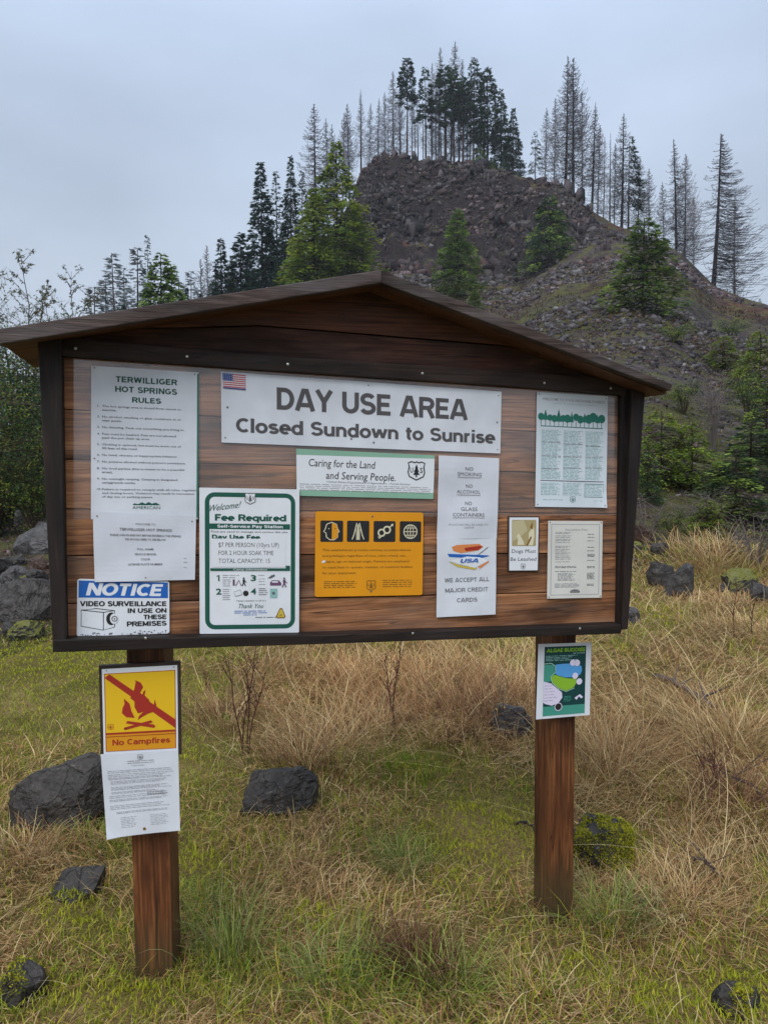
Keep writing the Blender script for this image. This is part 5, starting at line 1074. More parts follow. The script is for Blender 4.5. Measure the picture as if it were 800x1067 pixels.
B('bough', 'low yellow-green shrub at the foot of the slope under the broad olive one', 738, 520, 560, 1.1); B('bough_dark', 'small dark green shrub close to the right side board', 676, 470, 520, .9); B('bough', 'small olive green shrub high between the roof end and the right edge', 752, 350, 385, 1.3)
B('leafy', 'small olive bush by the roof end on the right slope', 712, 395, 432, 1.2); B('leafy_b', 'low moss-green bush on the slope above the roof end', 700, 335, 356, 1.6); B('leafy_b', 'low moss-green bush at the right below the ridge saplings', 760, 330, 352, 1.6)
# alder saplings at the upper left, with a few hanging leaves
def alder(seed, h, lean):
    """slender sapling: forking upswept twigs with sparse drooping leaves"""
    rg = random.Random(seed); mb = MB(); fb = MB()
    pts = [Vector((lean*h*(i/9)**1.5+.05*math.sin(2*i+seed), .08*math.sin(i), h*i/9)) for i in range(10)]
    bark = (.085, .072, .06)
    mb.tube(pts, [.045*(1-.88*i/9) for i in range(10)], bark, 6)
    for i in range(46):
        t = .15+.85*rg.random(); o = on_trunk(pts, t); az = rg.random()*6.283; L = h*.40*(1.12-t)*(.4+.9*rg.random())
        m_ = o+Vector((math.cos(az)*L*.45, math.sin(az)*L*.45, L*.42)); e = o+Vector((math.cos(az)*L*.95+rg.gauss(0, .1), math.sin(az)*L*.95, L*(.45+.45*rg.random())))
        mb.tube([o, m_, e], [.013, .009, .004], bark, 3)
        tw = [(o, m_), (m_, e), (m_, e)]
        for k in range(4):
            s_ = .2+.8*rg.random(); a = m_*(1-s_)+e*s_; q = a+Vector((rg.gauss(0, .22*L), rg.gauss(0, .22*L), .12*L+rg.random()*.2*L)); mb.tube([a, q], [.006, .003], bark, 3); tw.append((a, q))
        for k in range(24):
            p0, p1 = tw[rg.randrange(len(tw))]; s_ = rg.random(); a = p0*(1-s_)+p1*s_
            d = Vector((rg.gauss(0, .6), rg.gauss(0, .6), -.5+.5*rg.random())).normalized()*(.06+.06*rg.random())
            fb.leaf(a, d, d.cross(Vector((rg.random()-.5, rg.random()-.5, .3))).normalized()*.02, rnd_col(rg, [(.11, .12, .035), (.09, .095, .03), (.16, .13, .05), (.07, .09, .03)], .35))
    return mb, fb
proto('alder_a', alder(41, 6, .06), 'leaves', 'trunk'); proto('alder_b', alder(42, 6, .20), 'leaves', 'trunk')
plant('alder_a', 'leafy_sapling', 'thin leafy sapling with hanging leaves, upper left above the eave', 'sapling', 40, 259, 24, wf=.9); plant('alder_a', 'leafy_sapling', 'leafy sapling right of the tall thin one above the eave', 'sapling', 80, 273, 27, wf=.8, rot=2); plant('alder_b', 'leafy_sapling', 'sparse arching sapling at the left edge of the sky', 'sapling', 6, 262, 22, wf=.7, rot=2.9)
plant('alder_b', 'leafy_sapling', 'spindly sapling just above the left end of the roof', 'sapling', 24, 285, 23, wf=.8, rot=1); plant('alder_a', 'leafy_sapling', 'low bushy sapling rising over the roof end, right of the other leafy ones', 'sapling', 96, 298, 28, wf=1.1, rot=5)
plant('alder_a', 'leafy_sapling', 'low leafy sapling between the two taller ones above the eave', 'sapling', 60, 300, 26, wf=1.0, rot=4)
# ================================================================== ROCKS
def hull_mesh(pts, cuts, rough, seed, name, fine=2.2, lim=0.022, ncut=9, kcut=.84):
    bm = bmesh.new()
    for p in pts: bm.verts.new(p)
    r = bmesh.ops.convex_hull(bm, input=bm.verts)
    bmesh.ops.delete(bm, geom=[g for g in set(r['geom_interior']+r['geom_unused']) if isinstance(g, bmesh.types.BMVert)], context='VERTS')
    # broken faces: a few planes cut across the block
    cg = random.Random(seed*7+1); cen = sum((v.co for v in bm.verts), Vector())/len(bm.verts); rad_ = max((v.co-cen).length for v in bm.verts)
    for _ in range(ncut):
        n_ = Vector((cg.gauss(0, 1), cg.gauss(0, 1), cg.gauss(.2, .7))).normalized()
        sup = max((v.co-cen).dot(n_) for v in bm.verts)
        r = bmesh.ops.bisect_plane(bm, geom=bm.verts[:]+bm.edges[:]+bm.faces[:], plane_co=cen+n_*sup*(kcut+.08*cg.random()), plane_no=n_, clear_outer=True)
        bmesh.ops.holes_fill(bm, edges=[e for e in bm.edges if e.is_boundary])
    bmesh.ops.triangulate(bm, faces=bm.faces)
    for _ in range(cuts): bmesh.ops.subdivide_edges(bm, edges=[e for e in bm.edges if e.calc_length() > max(rough*.55, lim)], cuts=1, use_grid_fill=True); bmesh.ops.triangulate(bm, faces=bm.faces)
    bm.normal_update(); sz = max((v.co.length for v in bm.verts))
    off = Vector((seed*3.1, seed*1.7, seed*.9))
    mv = []
    for v in bm.verts:
        q = v.co/sz*fine+off
        a = mnoise.fractal(q*1.6, .8, 2.1, 6)*.7-abs(mnoise.noise(q*2.6))*.5+.25*mnoise.noise(q*14)
        mv.append(v.normal*a*rough)
    for v, d in zip(bm.verts, mv): v.co += d
    bmesh.ops.recalc_face_normals(bm, faces=bm.faces)
    me = bpy.data.meshes.new(name); bm.to_mesh(me); bm.free(); return me
def moss_on(o, seed, dens, zmin=.2, side=None, col=None, thr=.5):
    """cushion moss: tiny shoots rooted on the upward faces of a rock"""
    rg = random.Random(seed); mb = MB(); me = o.data
    for p in me.polygons:
        n = p.normal
        if side is not None:
            if n.dot(side) < -.08+.35*mnoise.noise(p.center*14): continue
        elif n.z < zmin: continue
        q = p.center*11+Vector((seed, 0, 0))
        if mnoise.noise(q)+.5 < thr: continue
        k = dens*p.area; k = int(k)+(rg.random() < k-int(k))
        vs = [me.vertices[i].co for i in p.vertices]
        for _ in range(k):
            a, b = rg.random(), rg.random()
            if a+b > 1: a, b = 1-a, 1-b
            pt = vs[0]+(vs[1]-vs[0])*a+(vs[2]-vs[0])*b
            L = .006+.010*rg.random(); d = (n+Vector((rg.gauss(0, .6), rg.gauss(0, .6), rg.gauss(.2, .5)))).normalized()*L
            w = d.cross(Vector((rg.random()-.5, rg.random()-.5, rg.random()-.5))).normalized()*.003
            mb.leaf(pt-n*.004, d, w, rnd_col(rg, col or [(.30, .32, .022), (.38, .37, .03), (.20, .24, .02), (.40, .33, .04)], .3))
    if mb.V: mb.build('moss', M['blade'], o)
def rock(name, label, px, py, w_px, h_px, seed, mat='rock', pts=None, moss=0, thr=.5, cat='rock', deep=.8, cuts=3, rough=.045, rot=0.0, mside=None):
    """base centre at the pixel; width and height in pixels at that depth"""
    g = ground_at(px, py); k = g.y/F; w, h = w_px*k, h_px*k*1.0
    rg = random.Random(seed)
    if pts is None:
        pts = []
        for i in range(15):
            a = rg.random()*6.283; zz = rg.random(); rr = .5*(1-.45*zz**2)*(.8+.3*rg.random())
            pts.append((rr*math.cos(a), rr*math.sin(a)*1.0, zz*(.75+.3*rg.random())))
    P = [Vector((x*w, y*w*deep, z*h*1.06)) for x, y, z in pts]+[Vector((x*w*.9, y*w*deep*.9, -.22*h-.04)) for x, y, z in pts[:6]]
    me = hull_mesh(P, cuts, rough*w, seed, name, ncut=5 if rough < .04 else 9, kcut=.91 if rough < .04 else .84); me.materials.append(M[mat])
    o = bpy.data.objects.new(name, me); COL.objects.link(o)
    o.location = (g.x, g.y+w*deep*.35, tz(g.x, g.y+w*deep*.35)-.01); o.rotation_euler = (0, 0, rot)
    tag(o, label, cat)
    if moss: moss_on(o, seed, moss, thr=thr, side=mside)
    return o
rock('boulder', 'large dark angular boulder with a sloping top, left of the left post', 56, 866, 107, 74, 1, pts=[(-.50, -.25, .10), (-.49, -.2, .52), (-.30, -.42, .05), (-.28, -.15, .74), (.06, -.1, .86), (.36, .0, 1.0), (.48, .05, .86), (.49, -.15, .30), (.22, -.45, .05), (.30, -.34, .55), (-.08, -.40, .45), (.10, .4, .8), (-.40, .35, .5), (.48, .35, .5)], cuts=4, rough=.035, moss=0)
rock('boulder', 'dark wet boulder in the grass midway between the posts', 290, 850, 84, 40, 2, pts=[(-.50, -.35, .12), (-.36, .0, .92), (.30, .12, 1.0), (.50, .1, .70), (.40, -.2, .15), (.08, -.42, .10), (.06, -.30, .62), (.20, -.05, .95), (-.3, .4, .7), (.4, .4, .6), (-.48, .1, .4)], cuts=4, rough=.035)
rock('boulder', 'low grey boulder half hidden in dry grass left of the right post', 534, 768, 54, 34, 3, 'rock_grey', rough=.035)
rock('mossy_rock', 'rock with thick yellow-green moss on its right half, beside the right post', 632, 908, 78, 66, 4, 'rock', moss=120000, thr=.02, rough=.039, mside=Vector((.75, -.6, .2)))
rock('flat_rock', 'small flat slate-coloured rock sunk in grass left of the left post', 76, 940, 52, 26, 5, pts=[(-.5, -.3, .3), (-.4, .3, .9), (.5, .35, 1.0), (.42, -.25, .45), (0, -.5, .05), (.1, .5, .8), (-.5, 0, .4)], rough=.035)
rock('mossy_rock', 'dark rock with green moss in the bottom left corner', 16, 1052, 66, 46, 6, 'rock', moss=60000, thr=.5, rough=.045)
rock('mossy_rock', 'low moss-covered stone in the bottom right corner', 775, 1062, 66, 34, 7, 'rock', moss=120000, thr=.22, rough=.045)
# pile at the left edge
rock('boulder', 'largest slanting dark boulder of the pile at the left edge', 12, 648, 74, 44, 11, 'rock', pts=[(-.55, -.2, .3), (-.5, .1, .7), (.1, .0, 1.0), (.5, .1, .80), (.52, -.1, .4), (.3, -.4, .05), (-.2, -.42, .02), (-.05, -.3, .42), (.3, .4, .8), (-.4, .4, .7)], cuts=4, rough=.035)
rock('boulder', 'grey slab boulder on top of the left edge pile', 34, 578, 48, 30, 12, 'rock_grey', pts=[(-.5, -.2, .2), (-.45, .1, .6), (.1, .1, 1.0), (.5, .1, .9), (.5, -.2, .3), (.1, -.4, .1), (-.1, -.35, .45), (.3, .4, .8), (-.4, .4, .5)], rough=.035)
rock('rock', 'dark angular block between the slab and the slanting boulder of the left pile', 30, 618, 38, 28, 45, 'rock'); rock('rock', 'grey angular block at the left edge of the pile, below the slab', 6, 615, 28, 24, 46, 'rock_grey')
rock('boulder', 'dark boulder peeking out at the very left edge above the pile', -4, 552, 34, 36, 13, 'rock'); rock('rock', 'small pale stone between the two big boulders of the left pile', 15, 605, 22, 20, 14, 'rock_grey'); rock('rock', 'brown stone wedged under the pale slab in the left pile', 38, 600, 30, 20, 15, 'rock_red')
rock('mossy_rock', 'yellow-green mossy stone between the boulders of the left pile', 24, 614, 40, 16, 16, 'rock_moss', moss=9000, thr=.2); rock('rock', 'small grey rock at the top of the left pile beside the bush', 22, 545, 20, 16, 17, 'rock_grey'); rock('rock', 'squat rock at the left edge, left of the small pale stone', 3, 603, 24, 26, 18, 'rock')
rock('mossy_rock', 'mossy rock in weeds at the foot of the left pile', 24, 668, 46, 24, 19, 'rock_moss', moss=7000, thr=.3)
rock('rock', 'dark broken rock leaning on the right of the big slanting boulder', 48, 642, 30, 30, 41); rock('rock', 'small dark rock in front of the big slanting boulder at the left edge', 8, 664, 26, 16, 42); rock('rock', 'flat dark rock under the slab boulder at the left edge', 10, 592, 30, 14, 43); rock('rock', 'grey rock behind the slab boulder at the left of the board', 44, 560, 24, 20, 44, 'rock_grey')
# right side, at the foot of the slope
rock('boulder', 'dark boulder below the grassy mound, right of two joined ones', 715, 622, 36, 40, 21, rough=.035); rock('boulder', 'dark boulder below the grassy mound, left of two joined ones', 690, 612, 36, 28, 22, rough=.035); rock('rock', 'small dark pointed rock above the joined pair at the slope foot', 688, 578, 24, 15, 23, 'rock'); rock('rock', 'reddish brown mound of rock at the slope foot next to the board', 671, 566, 34, 24, 24, 'rock_red')
rock('mossy_rock', 'moss-topped rock at the right edge below the grassy mound', 778, 620, 52, 36, 25, 'rock_moss', moss=9000, thr=.45); rock('rock', 'dark rock at the right edge under the moss-topped one', 795, 628, 30, 24, 26); rock('rock', 'small grey rock touching the lower right corner of the board', 659, 650, 22, 22, 27, 'rock_grey'); rock('mossy_rock', 'tiny mossy stone left of the pointed rock by the board', 664, 576, 20, 12, 28, 'rock_moss', moss=5000, thr=.2)
rock('rock', 'tiny grey stone in the grass below the mossy rock', 668, 942, 24, 9, 29, 'rock_grey'); rock('rock', 'pale pebble uphill of the mossy rock', 679, 858, 10, 9, 30, 'rock_grey'); rock('rock', 'pale grey stone below the moss-topped right edge rock', 757, 618, 22, 12, 31, 'rock_grey')

# loose rock over the hill: uncountable
def template_rocks(n, seed):
    """angular broken blocks: a skewed box with chipped corners"""
    out_ = []
    for k in range(n):
        rg = random.Random(seed+k); bm = bmesh.new()
        sx, sy, sz = .5, .3+.2*rg.random(), .25+.2*rg.random(); kx, ky = rg.gauss(0, .25), rg.gauss(0, .25)
        for a in (-1, 1):
            for b_ in (-1, 1):
                for c in (-1, 1):
                    j = lambda: 1-.35*rg.random()
                    if rg.random() < .25:
                        bm.verts.new((a*sx*.55+kx*c*sz, b_*sy*j(), c*sz)); bm.verts.new((a*sx+kx*c*sz, b_*sy*.6, c*sz*.6))
                    else: bm.verts.new((a*sx*j()+kx*c*sz, b_*sy*j()+ky*c*sz, c*sz*j()))
        r = bmesh.ops.convex_hull(bm, input=bm.verts); bmesh.ops.triangulate(bm, faces=bm.faces); bm.verts.ensure_lookup_table(); bm.verts.index_update()
        out_.append((np.array([v.co for v in bm.verts]), np.array([[v.index for v in f.verts] for f in bm.faces]))); bm.free()
    return out_
TR = template_rocks(10, 500)
def scatter_rocks(name, label, cnt, pxr, tr_, size, seed, pal, sel=None, flat=(.7, 1.2), tilt=.4, slab=1.0):
    rg = np.random.default_rng(seed)
    px = rg.uniform(*pxr, cnt); t = rg.uniform(*tr_, cnt)
    thr_ = np.arctan((px-400)/F); D, Tt, zr = radii(px, thr_, np.zeros(cnt))
    r = Tt+(D-Tt)*t; x = r*np.sin(thr_); y = r*np.cos(thr_)
    keep = np.ones(cnt, bool) if sel is None else sel(px, t, x, y, rg)
    px, t, r, x, y = px[keep], t[keep], r[keep], x[keep], y[keep]; n = len(x); z = terrain(x, y)
    s = size(r, rg, n); Vs, Fs, Cs = [], [], []; base = 0
    kind = rg.integers(0, len(TR), n); pal = np.array(pal)
    for k in range(len(TR)):
        idx = np.nonzero(kind == k)[0]
        if not len(idx): continue
        v, f = TR[k]; m = len(idx)
        a = rg.uniform(0, 6.283, m); fl = rg.uniform(*flat, m); tl = rg.normal(0, tilt, m)
        sx = s[idx]*rg.uniform(.8, 1.6, m); sy = s[idx]*rg.uniform(.6, 1.1, m)*slab; sz = s[idx]*fl
        X = v[None, :, 0]*sx[:, None]; Y_ = v[None, :, 1]*sy[:, None]; Z = v[None, :, 2]*sz[:, None]
        X, Z = X*np.cos(tl)[:, None]-Z*np.sin(tl)[:, None], X*np.sin(tl)[:, None]+Z*np.cos(tl)[:, None]
        P = np.stack([X*np.cos(a)[:, None]-Y_*np.sin(a)[:, None]+x[idx, None], X*np.sin(a)[:, None]+Y_*np.cos(a)[:, None]+y[idx, None], Z+z[idx, None]+.12*s[idx, None]], -1)
        Vs.append(P.reshape(-1, 3)); Fs.append((f[None]+(np.arange(m)*len(v))[:, None, None]).reshape(-1, 3)+base); base += m*len(v)
        c = pal[rg.integers(0, len(pal), m)]*rg.uniform(.65, 1.35, (m, 1)); c = c*(.45+1.15*fbm(x[idx]*.11, y[idx]*.16, 171, 3))[:, None]*(1+np.array([.18, -.06, -.10])*np.clip((fbm(x[idx]*.08, y[idx]*.12, 173, 3)-.5)*6, 0, 1)[:, None]); Cs.append(np.repeat(c, len(v), 0))
    o = link_mesh(name, np.vstack(Vs), np.vstack(Fs), M['scree'], col=np.vstack(Cs))
    tag(o, label, 'rubble', kind='stuff'); return o
m, t, b = newmat('scree'); a = t.nodes.new('ShaderNodeAttribute'); a.attribute_name = 'Col'
co = t.nodes.new('ShaderNodeTexCoord'); n_ = t.nodes.new('ShaderNodeTexNoise'); n_.inputs['Scale'].default_value = 3.5; n_.inputs['Detail'].default_value = 5; t.links.new(co.outputs['Object'], n_.inputs['Vector'])
r_ = t.nodes.new('ShaderNodeMapRange'); r_.inputs['From Min'].default_value = .3; r_.inputs['From Max'].default_value = .7; r_.inputs['To Min'].default_value = .5; r_.inputs['To Max'].default_value = 1.4; t.links.new(n_.outputs[0], r_.inputs['Value'])
v_ = t.nodes.new('ShaderNodeVectorMath'); v_.operation = 'SCALE'; t.links.new(a.outputs['Color'], v_.inputs[0]); t.links.new(r_.outputs[0], v_.inputs['Scale']); t.links.new(v_.outputs[0], b.inputs['Base Color'])
b.inputs['Roughness'].default_value = .7; b.inputs['Specular IOR Level'].default_value = .25; M['scree'] = m
GREY = [(.055, .050, .054), (.038, .034, .037), (.105, .098, .102), (.026, .022, .024), (.055, .036, .032), (.072, .066, .070)]
scatter_rocks('scree', 'grey loose rubble strewn over the brown hillside', 60000, (-80, 900), (.06, .95), lambda r, g, n: r*np.minimum(g.lognormal(-5.75, .45, n), .011), 61, GREY,
              sel=lambda px, t, x, y, g: (fbm(x*.06, y*.11, 5, 4) > g.uniform(.40, .58, len(px))) & (g.uniform(0, 1, len(px)) < np.clip(t*1.7, .10, 1)))
scatter_rocks('cliff_rubble', 'dark craggy blocks of the cliff under the hilltop', 9000, (374, 650), (.80, .992), lambda r, g, n: np.minimum(g.lognormal(-.8, .6, n), 2.2), 62, [(.016, .012, .014), (.024, .019, .021), (.036, .029, .031), (.010, .008, .010), (.034, .020, .018), (.070, .060, .062)],
              sel=lambda px, t, x, y, g: (g.uniform(0, 1, len(px)) < np.interp(px, [374, 390, 545, 650], [.5, 1, 1, .15])) & (fbm(px*.035, t*34, 12, 3) > g.uniform(.40, .56, len(px))), flat=(.5, 1.1), tilt=.85, slab=.45)
scatter_rocks('toe_rubble', 'small stones along the foot of the hill', 2600, (-120, 940), (.0, .16), lambda r, g, n: r*g.uniform(.002, .007, n), 63, GREY, sel=lambda px, t, x, y, g: fbm(x*.5, y*.5, 8, 3) > g.uniform(.42, .65, len(px)))

# ================================================================== GROUND COVER
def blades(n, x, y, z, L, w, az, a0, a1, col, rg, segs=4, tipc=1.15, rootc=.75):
    """grass blades as tapering ribbons: az heading, a0/a1 angle from upright at root and tip"""
    s = np.linspace(0, 1, segs+1); P = np.zeros((n, segs+1, 3)); P[:, 0, 0] = x; P[:, 0, 1] = y; P[:, 0, 2] = z
    twist = rg.normal(0, .5, n)
    for k in range(segs):
        a = a0+(a1-a0)*(k+.5)/segs; h = az+twist*k/segs; st = L/segs
        P[:, k+1, 0] = P[:, k, 0]+st*np.sin(a)*np.cos(h); P[:, k+1, 1] = P[:, k, 1]+st*np.sin(a)*np.sin(h); P[:, k+1, 2] = P[:, k, 2]+st*np.cos(a)
    zg = z[:, None]+.004; P[:, 1:, 2] = np.maximum(P[:, 1:, 2], zg)
    f = rg.uniform(0, 3.14, n); sx, sy = np.cos(f), np.sin(f)
    # width direction: roughly across the heading
    sx = -np.sin(az)*.8+sx*.4; sy = np.cos(az)*.8+sy*.4; q = np.hypot(sx, sy)+1e-9; sx /= q; sy /= q
    V = np.zeros((n, 2*segs+1, 3)); Cc = np.zeros((n, 2*segs+1, 3))
    for k in range(segs):
        ww = w*(1-.75*(k/segs)**1.5)/2
        V[:, 2*k] = P[:, k]+np.stack([sx*ww, sy*ww, 0*ww], -1); V[:, 2*k+1] = P[:, k]-np.stack([sx*ww, sy*ww, 0*ww], -1)
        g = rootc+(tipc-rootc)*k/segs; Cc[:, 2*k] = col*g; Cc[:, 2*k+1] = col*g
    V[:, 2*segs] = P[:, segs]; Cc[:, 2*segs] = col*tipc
    tri = []
    for k in range(segs-1): tri += [(2*k, 2*k+1, 2*k+2), (2*k+1, 2*k+3, 2*k+2)]
    tri.append((2*segs-2, 2*segs-1, 2*segs))
    Fc = (np.array(tri)[None]+(np.arange(n)*(2*segs+1))[:, None, None]).reshape(-1, 3)
    return V.reshape(-1, 3), Fc, Cc.reshape(-1, 3)
GREENS = np.array([(.22, .28, .028), (.29, .32, .036), (.16, .22, .028), (.36, .35, .045), (.22, .27, .07), (.12, .17, .022)])
STRAWS = np.array([(.60, .46, .22), (.50, .345, .155), (.68, .55, .31), (.40, .24, .11), (.55, .37, .18), (.32, .17, .085)])
# (px, py, radius, how strawy): what grows where
PATCH = [(110, 720, 130, -.55), (40, 760, 90, -.4), (230, 730, 60, -.15), (330, 720, 80, .45), (430, 715, 90, .42), (520, 720, 60, .35), (420, 800, 55, -.55), (380, 850, 60, .1), (510, 875, 55, -.45), (210, 860, 50, -.35), (300, 930, 70, .15), (240, 1000, 50, -.4), (420, 960, 60, -.1), (470, 1000, 60, .1),
         (660, 760, 110, .55), (760, 800, 110, .45), (700, 660, 90, .25), (760, 650, 70, .2), (700, 930, 80, .45), (640, 960, 45, -.35), (560, 1000, 50, .1), (740, 1030, 70, -.1), (60, 890, 60, .35), (110, 990, 60, .1), (350, 1040, 80, -.15), (640, 640, 60, -.1)]
def strawness(px, py, x, y):
    v = .47+1.15*(fbm(x*2.1, y*2.1, 71, 3)-.5)+.5*(vn(x*7, y*7, 75)-.5)
    for a, b_, r_, s_ in PATCH: v = v+s_*np.exp(-(((px-a)/r_)**2+((py-b_)/(r_*.6))**2))
    return v
MOSSY = ((78, 955, 42, 1), (505, 876, 60, 1), (430, 800, 36, .5), (330, 960, 34, .55), (600, 1010, 34, .5), (690, 1050, 40, .6), (30, 1035, 36, 1), (775, 1045, 40, 1), (205, 905, 34, .9), (130, 1050, 46, .9), (190, 790, 40, .5), (635, 890, 40, .8), (80, 700, 60, .4), (470, 930, 30, .4), (690, 640, 40, .5), (25, 690, 40, .6))
def mossness(qx, qy, x, y):
    mo = np.zeros(len(qx))
    for a, b_, r_, s_ in MOSSY: mo = mo+s_*np.exp(-(((qx-a)/r_)**2+((qy-b_)/(r_*.6))**2))
    return mo*(.75+1.0*fbm(x*6, y*6, 99, 2))
def field(n, seed, ymin=1.0, ymax=13.0, pw=.75, pxr=(-330, 1130)):
    rg = np.random.default_rng(seed)
    u = rg.uniform(0, 1, n); y = (ymin**pw+u*(ymax**pw-ymin**pw))**(1/pw); px = rg.uniform(*pxr, n)
    x = (px-400)/F*y
    r, pxx, thx, bk = polar(x, y); D, Tt, zr = radii(pxx, thx, bk)
    k = r < Tt*1.08+.25*rg.normal(0, 1, n)
    x, y = x[k], y[k]; z = terrain(x, y); qx, qy = project(x, y, z)
    return rg, x, y, z, qx, qy
# short green turf
rg, x, y, z, qx, qy = field(250000, 1, pxr=(-220, 1020))
sv = strawness(qx, qy, x, y); k = (rg.uniform(0, 1, len(x)) > np.clip((sv-.25)*1.5, .05, .9)) & (rg.uniform(0, 1, len(x)) > 1.3*mossness(qx, qy, x, y)); x, y, z, qx, qy = x[k], y[k], z[k], qx[k], qy[k]; n = len(x)
lawn = np.exp(-(((qx-110)/170)**2+((qy-735)/75)**2))
L = rg.gamma(4, .014, n)*(1-.45*lawn)+.015; L *= np.clip(.7+.9*(fbm(x*3, y*3, 81, 2)-.3), .5, 1.6)
col = GREENS[rg.integers(0, len(GREENS), n)]*rg.uniform(.7, 1.3, (n, 1)); mixs = np.clip(fbm(x*1.3, y*1.3, 83, 3)*1.6-.45, 0, .75)[:, None]; col = col*(1-mixs)+col*np.array([1.25, 1.12, .8])*mixs
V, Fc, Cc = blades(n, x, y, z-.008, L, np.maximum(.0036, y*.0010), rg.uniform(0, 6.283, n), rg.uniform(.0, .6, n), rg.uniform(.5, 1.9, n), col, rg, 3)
tag(link_mesh('grass', V, Fc, M['blade'], col=Cc), 'short green grass covering the meadow', 'grass', kind='stuff')
# matted dry grass, lying every way
rg, x, y, z, qx, qy = field(250000, 2, pxr=(-220, 1020))
sv = strawness(qx, qy, x, y); k = (rg.uniform(0, 1, len(x)) < np.clip((sv-.20)*1.3, .10, 1)) & (rg.uniform(0, 1, len(x)) > 1.25*mossness(qx, qy, x, y)); x, y, z, qx, qy, sv = x[k], y[k], z[k], qx[k], qy[k], sv[k]; n = len(x)
band = np.exp(-(((qx-400)/190)**2+((qy-712)/50)**2))+.55*np.exp(-(((qx-720)/140)**2+((qy-790)/120)**2))+.35*np.exp(-(((qx-720)/120)**2+((qy-650)/40)**2))
band = np.clip(band, 0, 1)
L = rg.gamma(4, .020, n)+.025+band*rg.gamma(3, .048, n)
L = np.where((qx < 240) & (qy < 790), L*.55, L)
az = rg.normal(0, 1, n)*1.2+fbm(x*1.1, y*1.1, 91, 2)*12
up = rg.uniform(0, 1, n) < .25+.12*band
a0 = np.where(up, rg.uniform(0, .7, n), rg.uniform(.6, 1.5, n)); a1 = np.where(up, rg.uniform(.6, 2.2, n), rg.uniform(1.3, 1.75, n))
tone = fbm(x*1.6, y*1.6, 95, 3)
col = STRAWS[rg.integers(0, len(STRAWS), n)]*rg.uniform(.6, 1.25, (n, 1))*(.62+.75*tone)[:, None]
red = np.clip(np.exp(-(((qx-400)/200)**2+((qy-735)/42)**2))*.8+rg.normal(0, .25, n), 0, 1)[:, None]; col = col*(1-red)+col*np.array([.82, .66, .62])*red
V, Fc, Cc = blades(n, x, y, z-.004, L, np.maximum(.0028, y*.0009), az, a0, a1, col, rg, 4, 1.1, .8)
tag(link_mesh('dry_grass', V, Fc, M['blade'], col=Cc), 'matted straw-coloured dry grass lying over the meadow', 'dry grass', kind='stuff')
# rusty thatch of broken stems and leaves pressed into the turf
rg, x, y, z, qx, qy = field(170000, 8, pxr=(-220, 1020)); n = len(x)
k = rg.uniform(0, 1, n) < np.clip(.35+1.3*(fbm(x*1.9, y*1.9, 121, 3)-.35), .1, 1)-.9*np.exp(-(((qx-90)/150)**2+((qy-725)/60)**2))-1.2*mossness(qx, qy, x, y); x, y, z = x[k], y[k], z[k]; n = len(x)
TH = np.array([(.40, .23, .10), (.30, .155, .075), (.52, .34, .16), (.18, .095, .05), (.44, .27, .12), (.12, .075, .04), (.58, .43, .21)])
col = TH[rg.integers(0, len(TH), n)]*rg.uniform(.6, 1.2, (n, 1))
V, Fc, Cc = blades(n, x, y, z+rg.uniform(0, .022, n), rg.gamma(4, .013, n)+.02, np.maximum(.0032, y*.0011)*rg.uniform(.7, 1.6, n), rg.uniform(0, 6.283, n), rg.uniform(.9, 1.6, n), rg.uniform(1.2, 2.1, n), col, rg, 3, 1.0, 1.0)
tag(link_mesh('thatch', V, Fc, M['blade'], col=Cc), 'rusty brown dead thatch pressed into the turf', 'thatch', kind='stuff')
# long arching stalks on the right and behind the board
rg = np.random.default_rng(3); n = 330
qx0 = np.where(rg.uniform(0, 1, n) < .6, rg.normal(720, 75, n), rg.normal(410, 90, n)); yy = np.where(qx0 > 600, rg.uniform(2.9, 6.5, n), rg.uniform(4.0, 6.0, n)); x = (qx0-400)/F*yy; y = yy; z = terrain(x, y)
col = STRAWS[rg.integers(0, 3, n)]*rg.uniform(.8, 1.35, (n, 1))
V, Fc, Cc = blades(n, x, y, z, rg.uniform(.35, .85, n), np.maximum(.0028, y*.0007), rg.uniform(0, 6.283, n), rg.uniform(.5, 1.3, n), rg.uniform(1.3, 1.9, n), col, rg, 6, 1.05, .9)
tag(link_mesh('straw', V, Fc, M['blade'], col=Cc), 'long pale straw stalks arching over the dry grass', 'straw', kind='stuff')
# moss cushions in the turf
rg, x, y, z, qx, qy = field(260000, 4, 1.3, 8.0, .6)
mo = mossness(qx, qy, x, y)
k = rg.uniform(0, 1, len(x)) < np.clip(mo*1.6+.6*(fbm(x*5, y*5, 98, 2)-.64), 0, 1); x, y, z = x[k], y[k], z[k]; n = len(x)
col = np.array([(.34, .36, .024), (.42, .41, .034), (.24, .28, .024)])[rg.integers(0, 3, n)]*rg.uniform(.7, 1.3, (n, 1))
hump = .06*np.clip(mo[k], 0, 1)*fbm(x*9, y*9, 101, 2)
V, Fc, Cc = blades(n, x, y, z+hump, rg.uniform(.012, .03, n), np.maximum(.0045, y*.0012), rg.uniform(0, 6.283, n), rg.uniform(0, 1.0, n), rg.uniform(.2, 1.6, n), col, rg, 2)
tag(link_mesh('moss', V, Fc, M['blade'], col=Cc), 'yellow-green moss cushions in the grass', 'moss', kind='stuff')
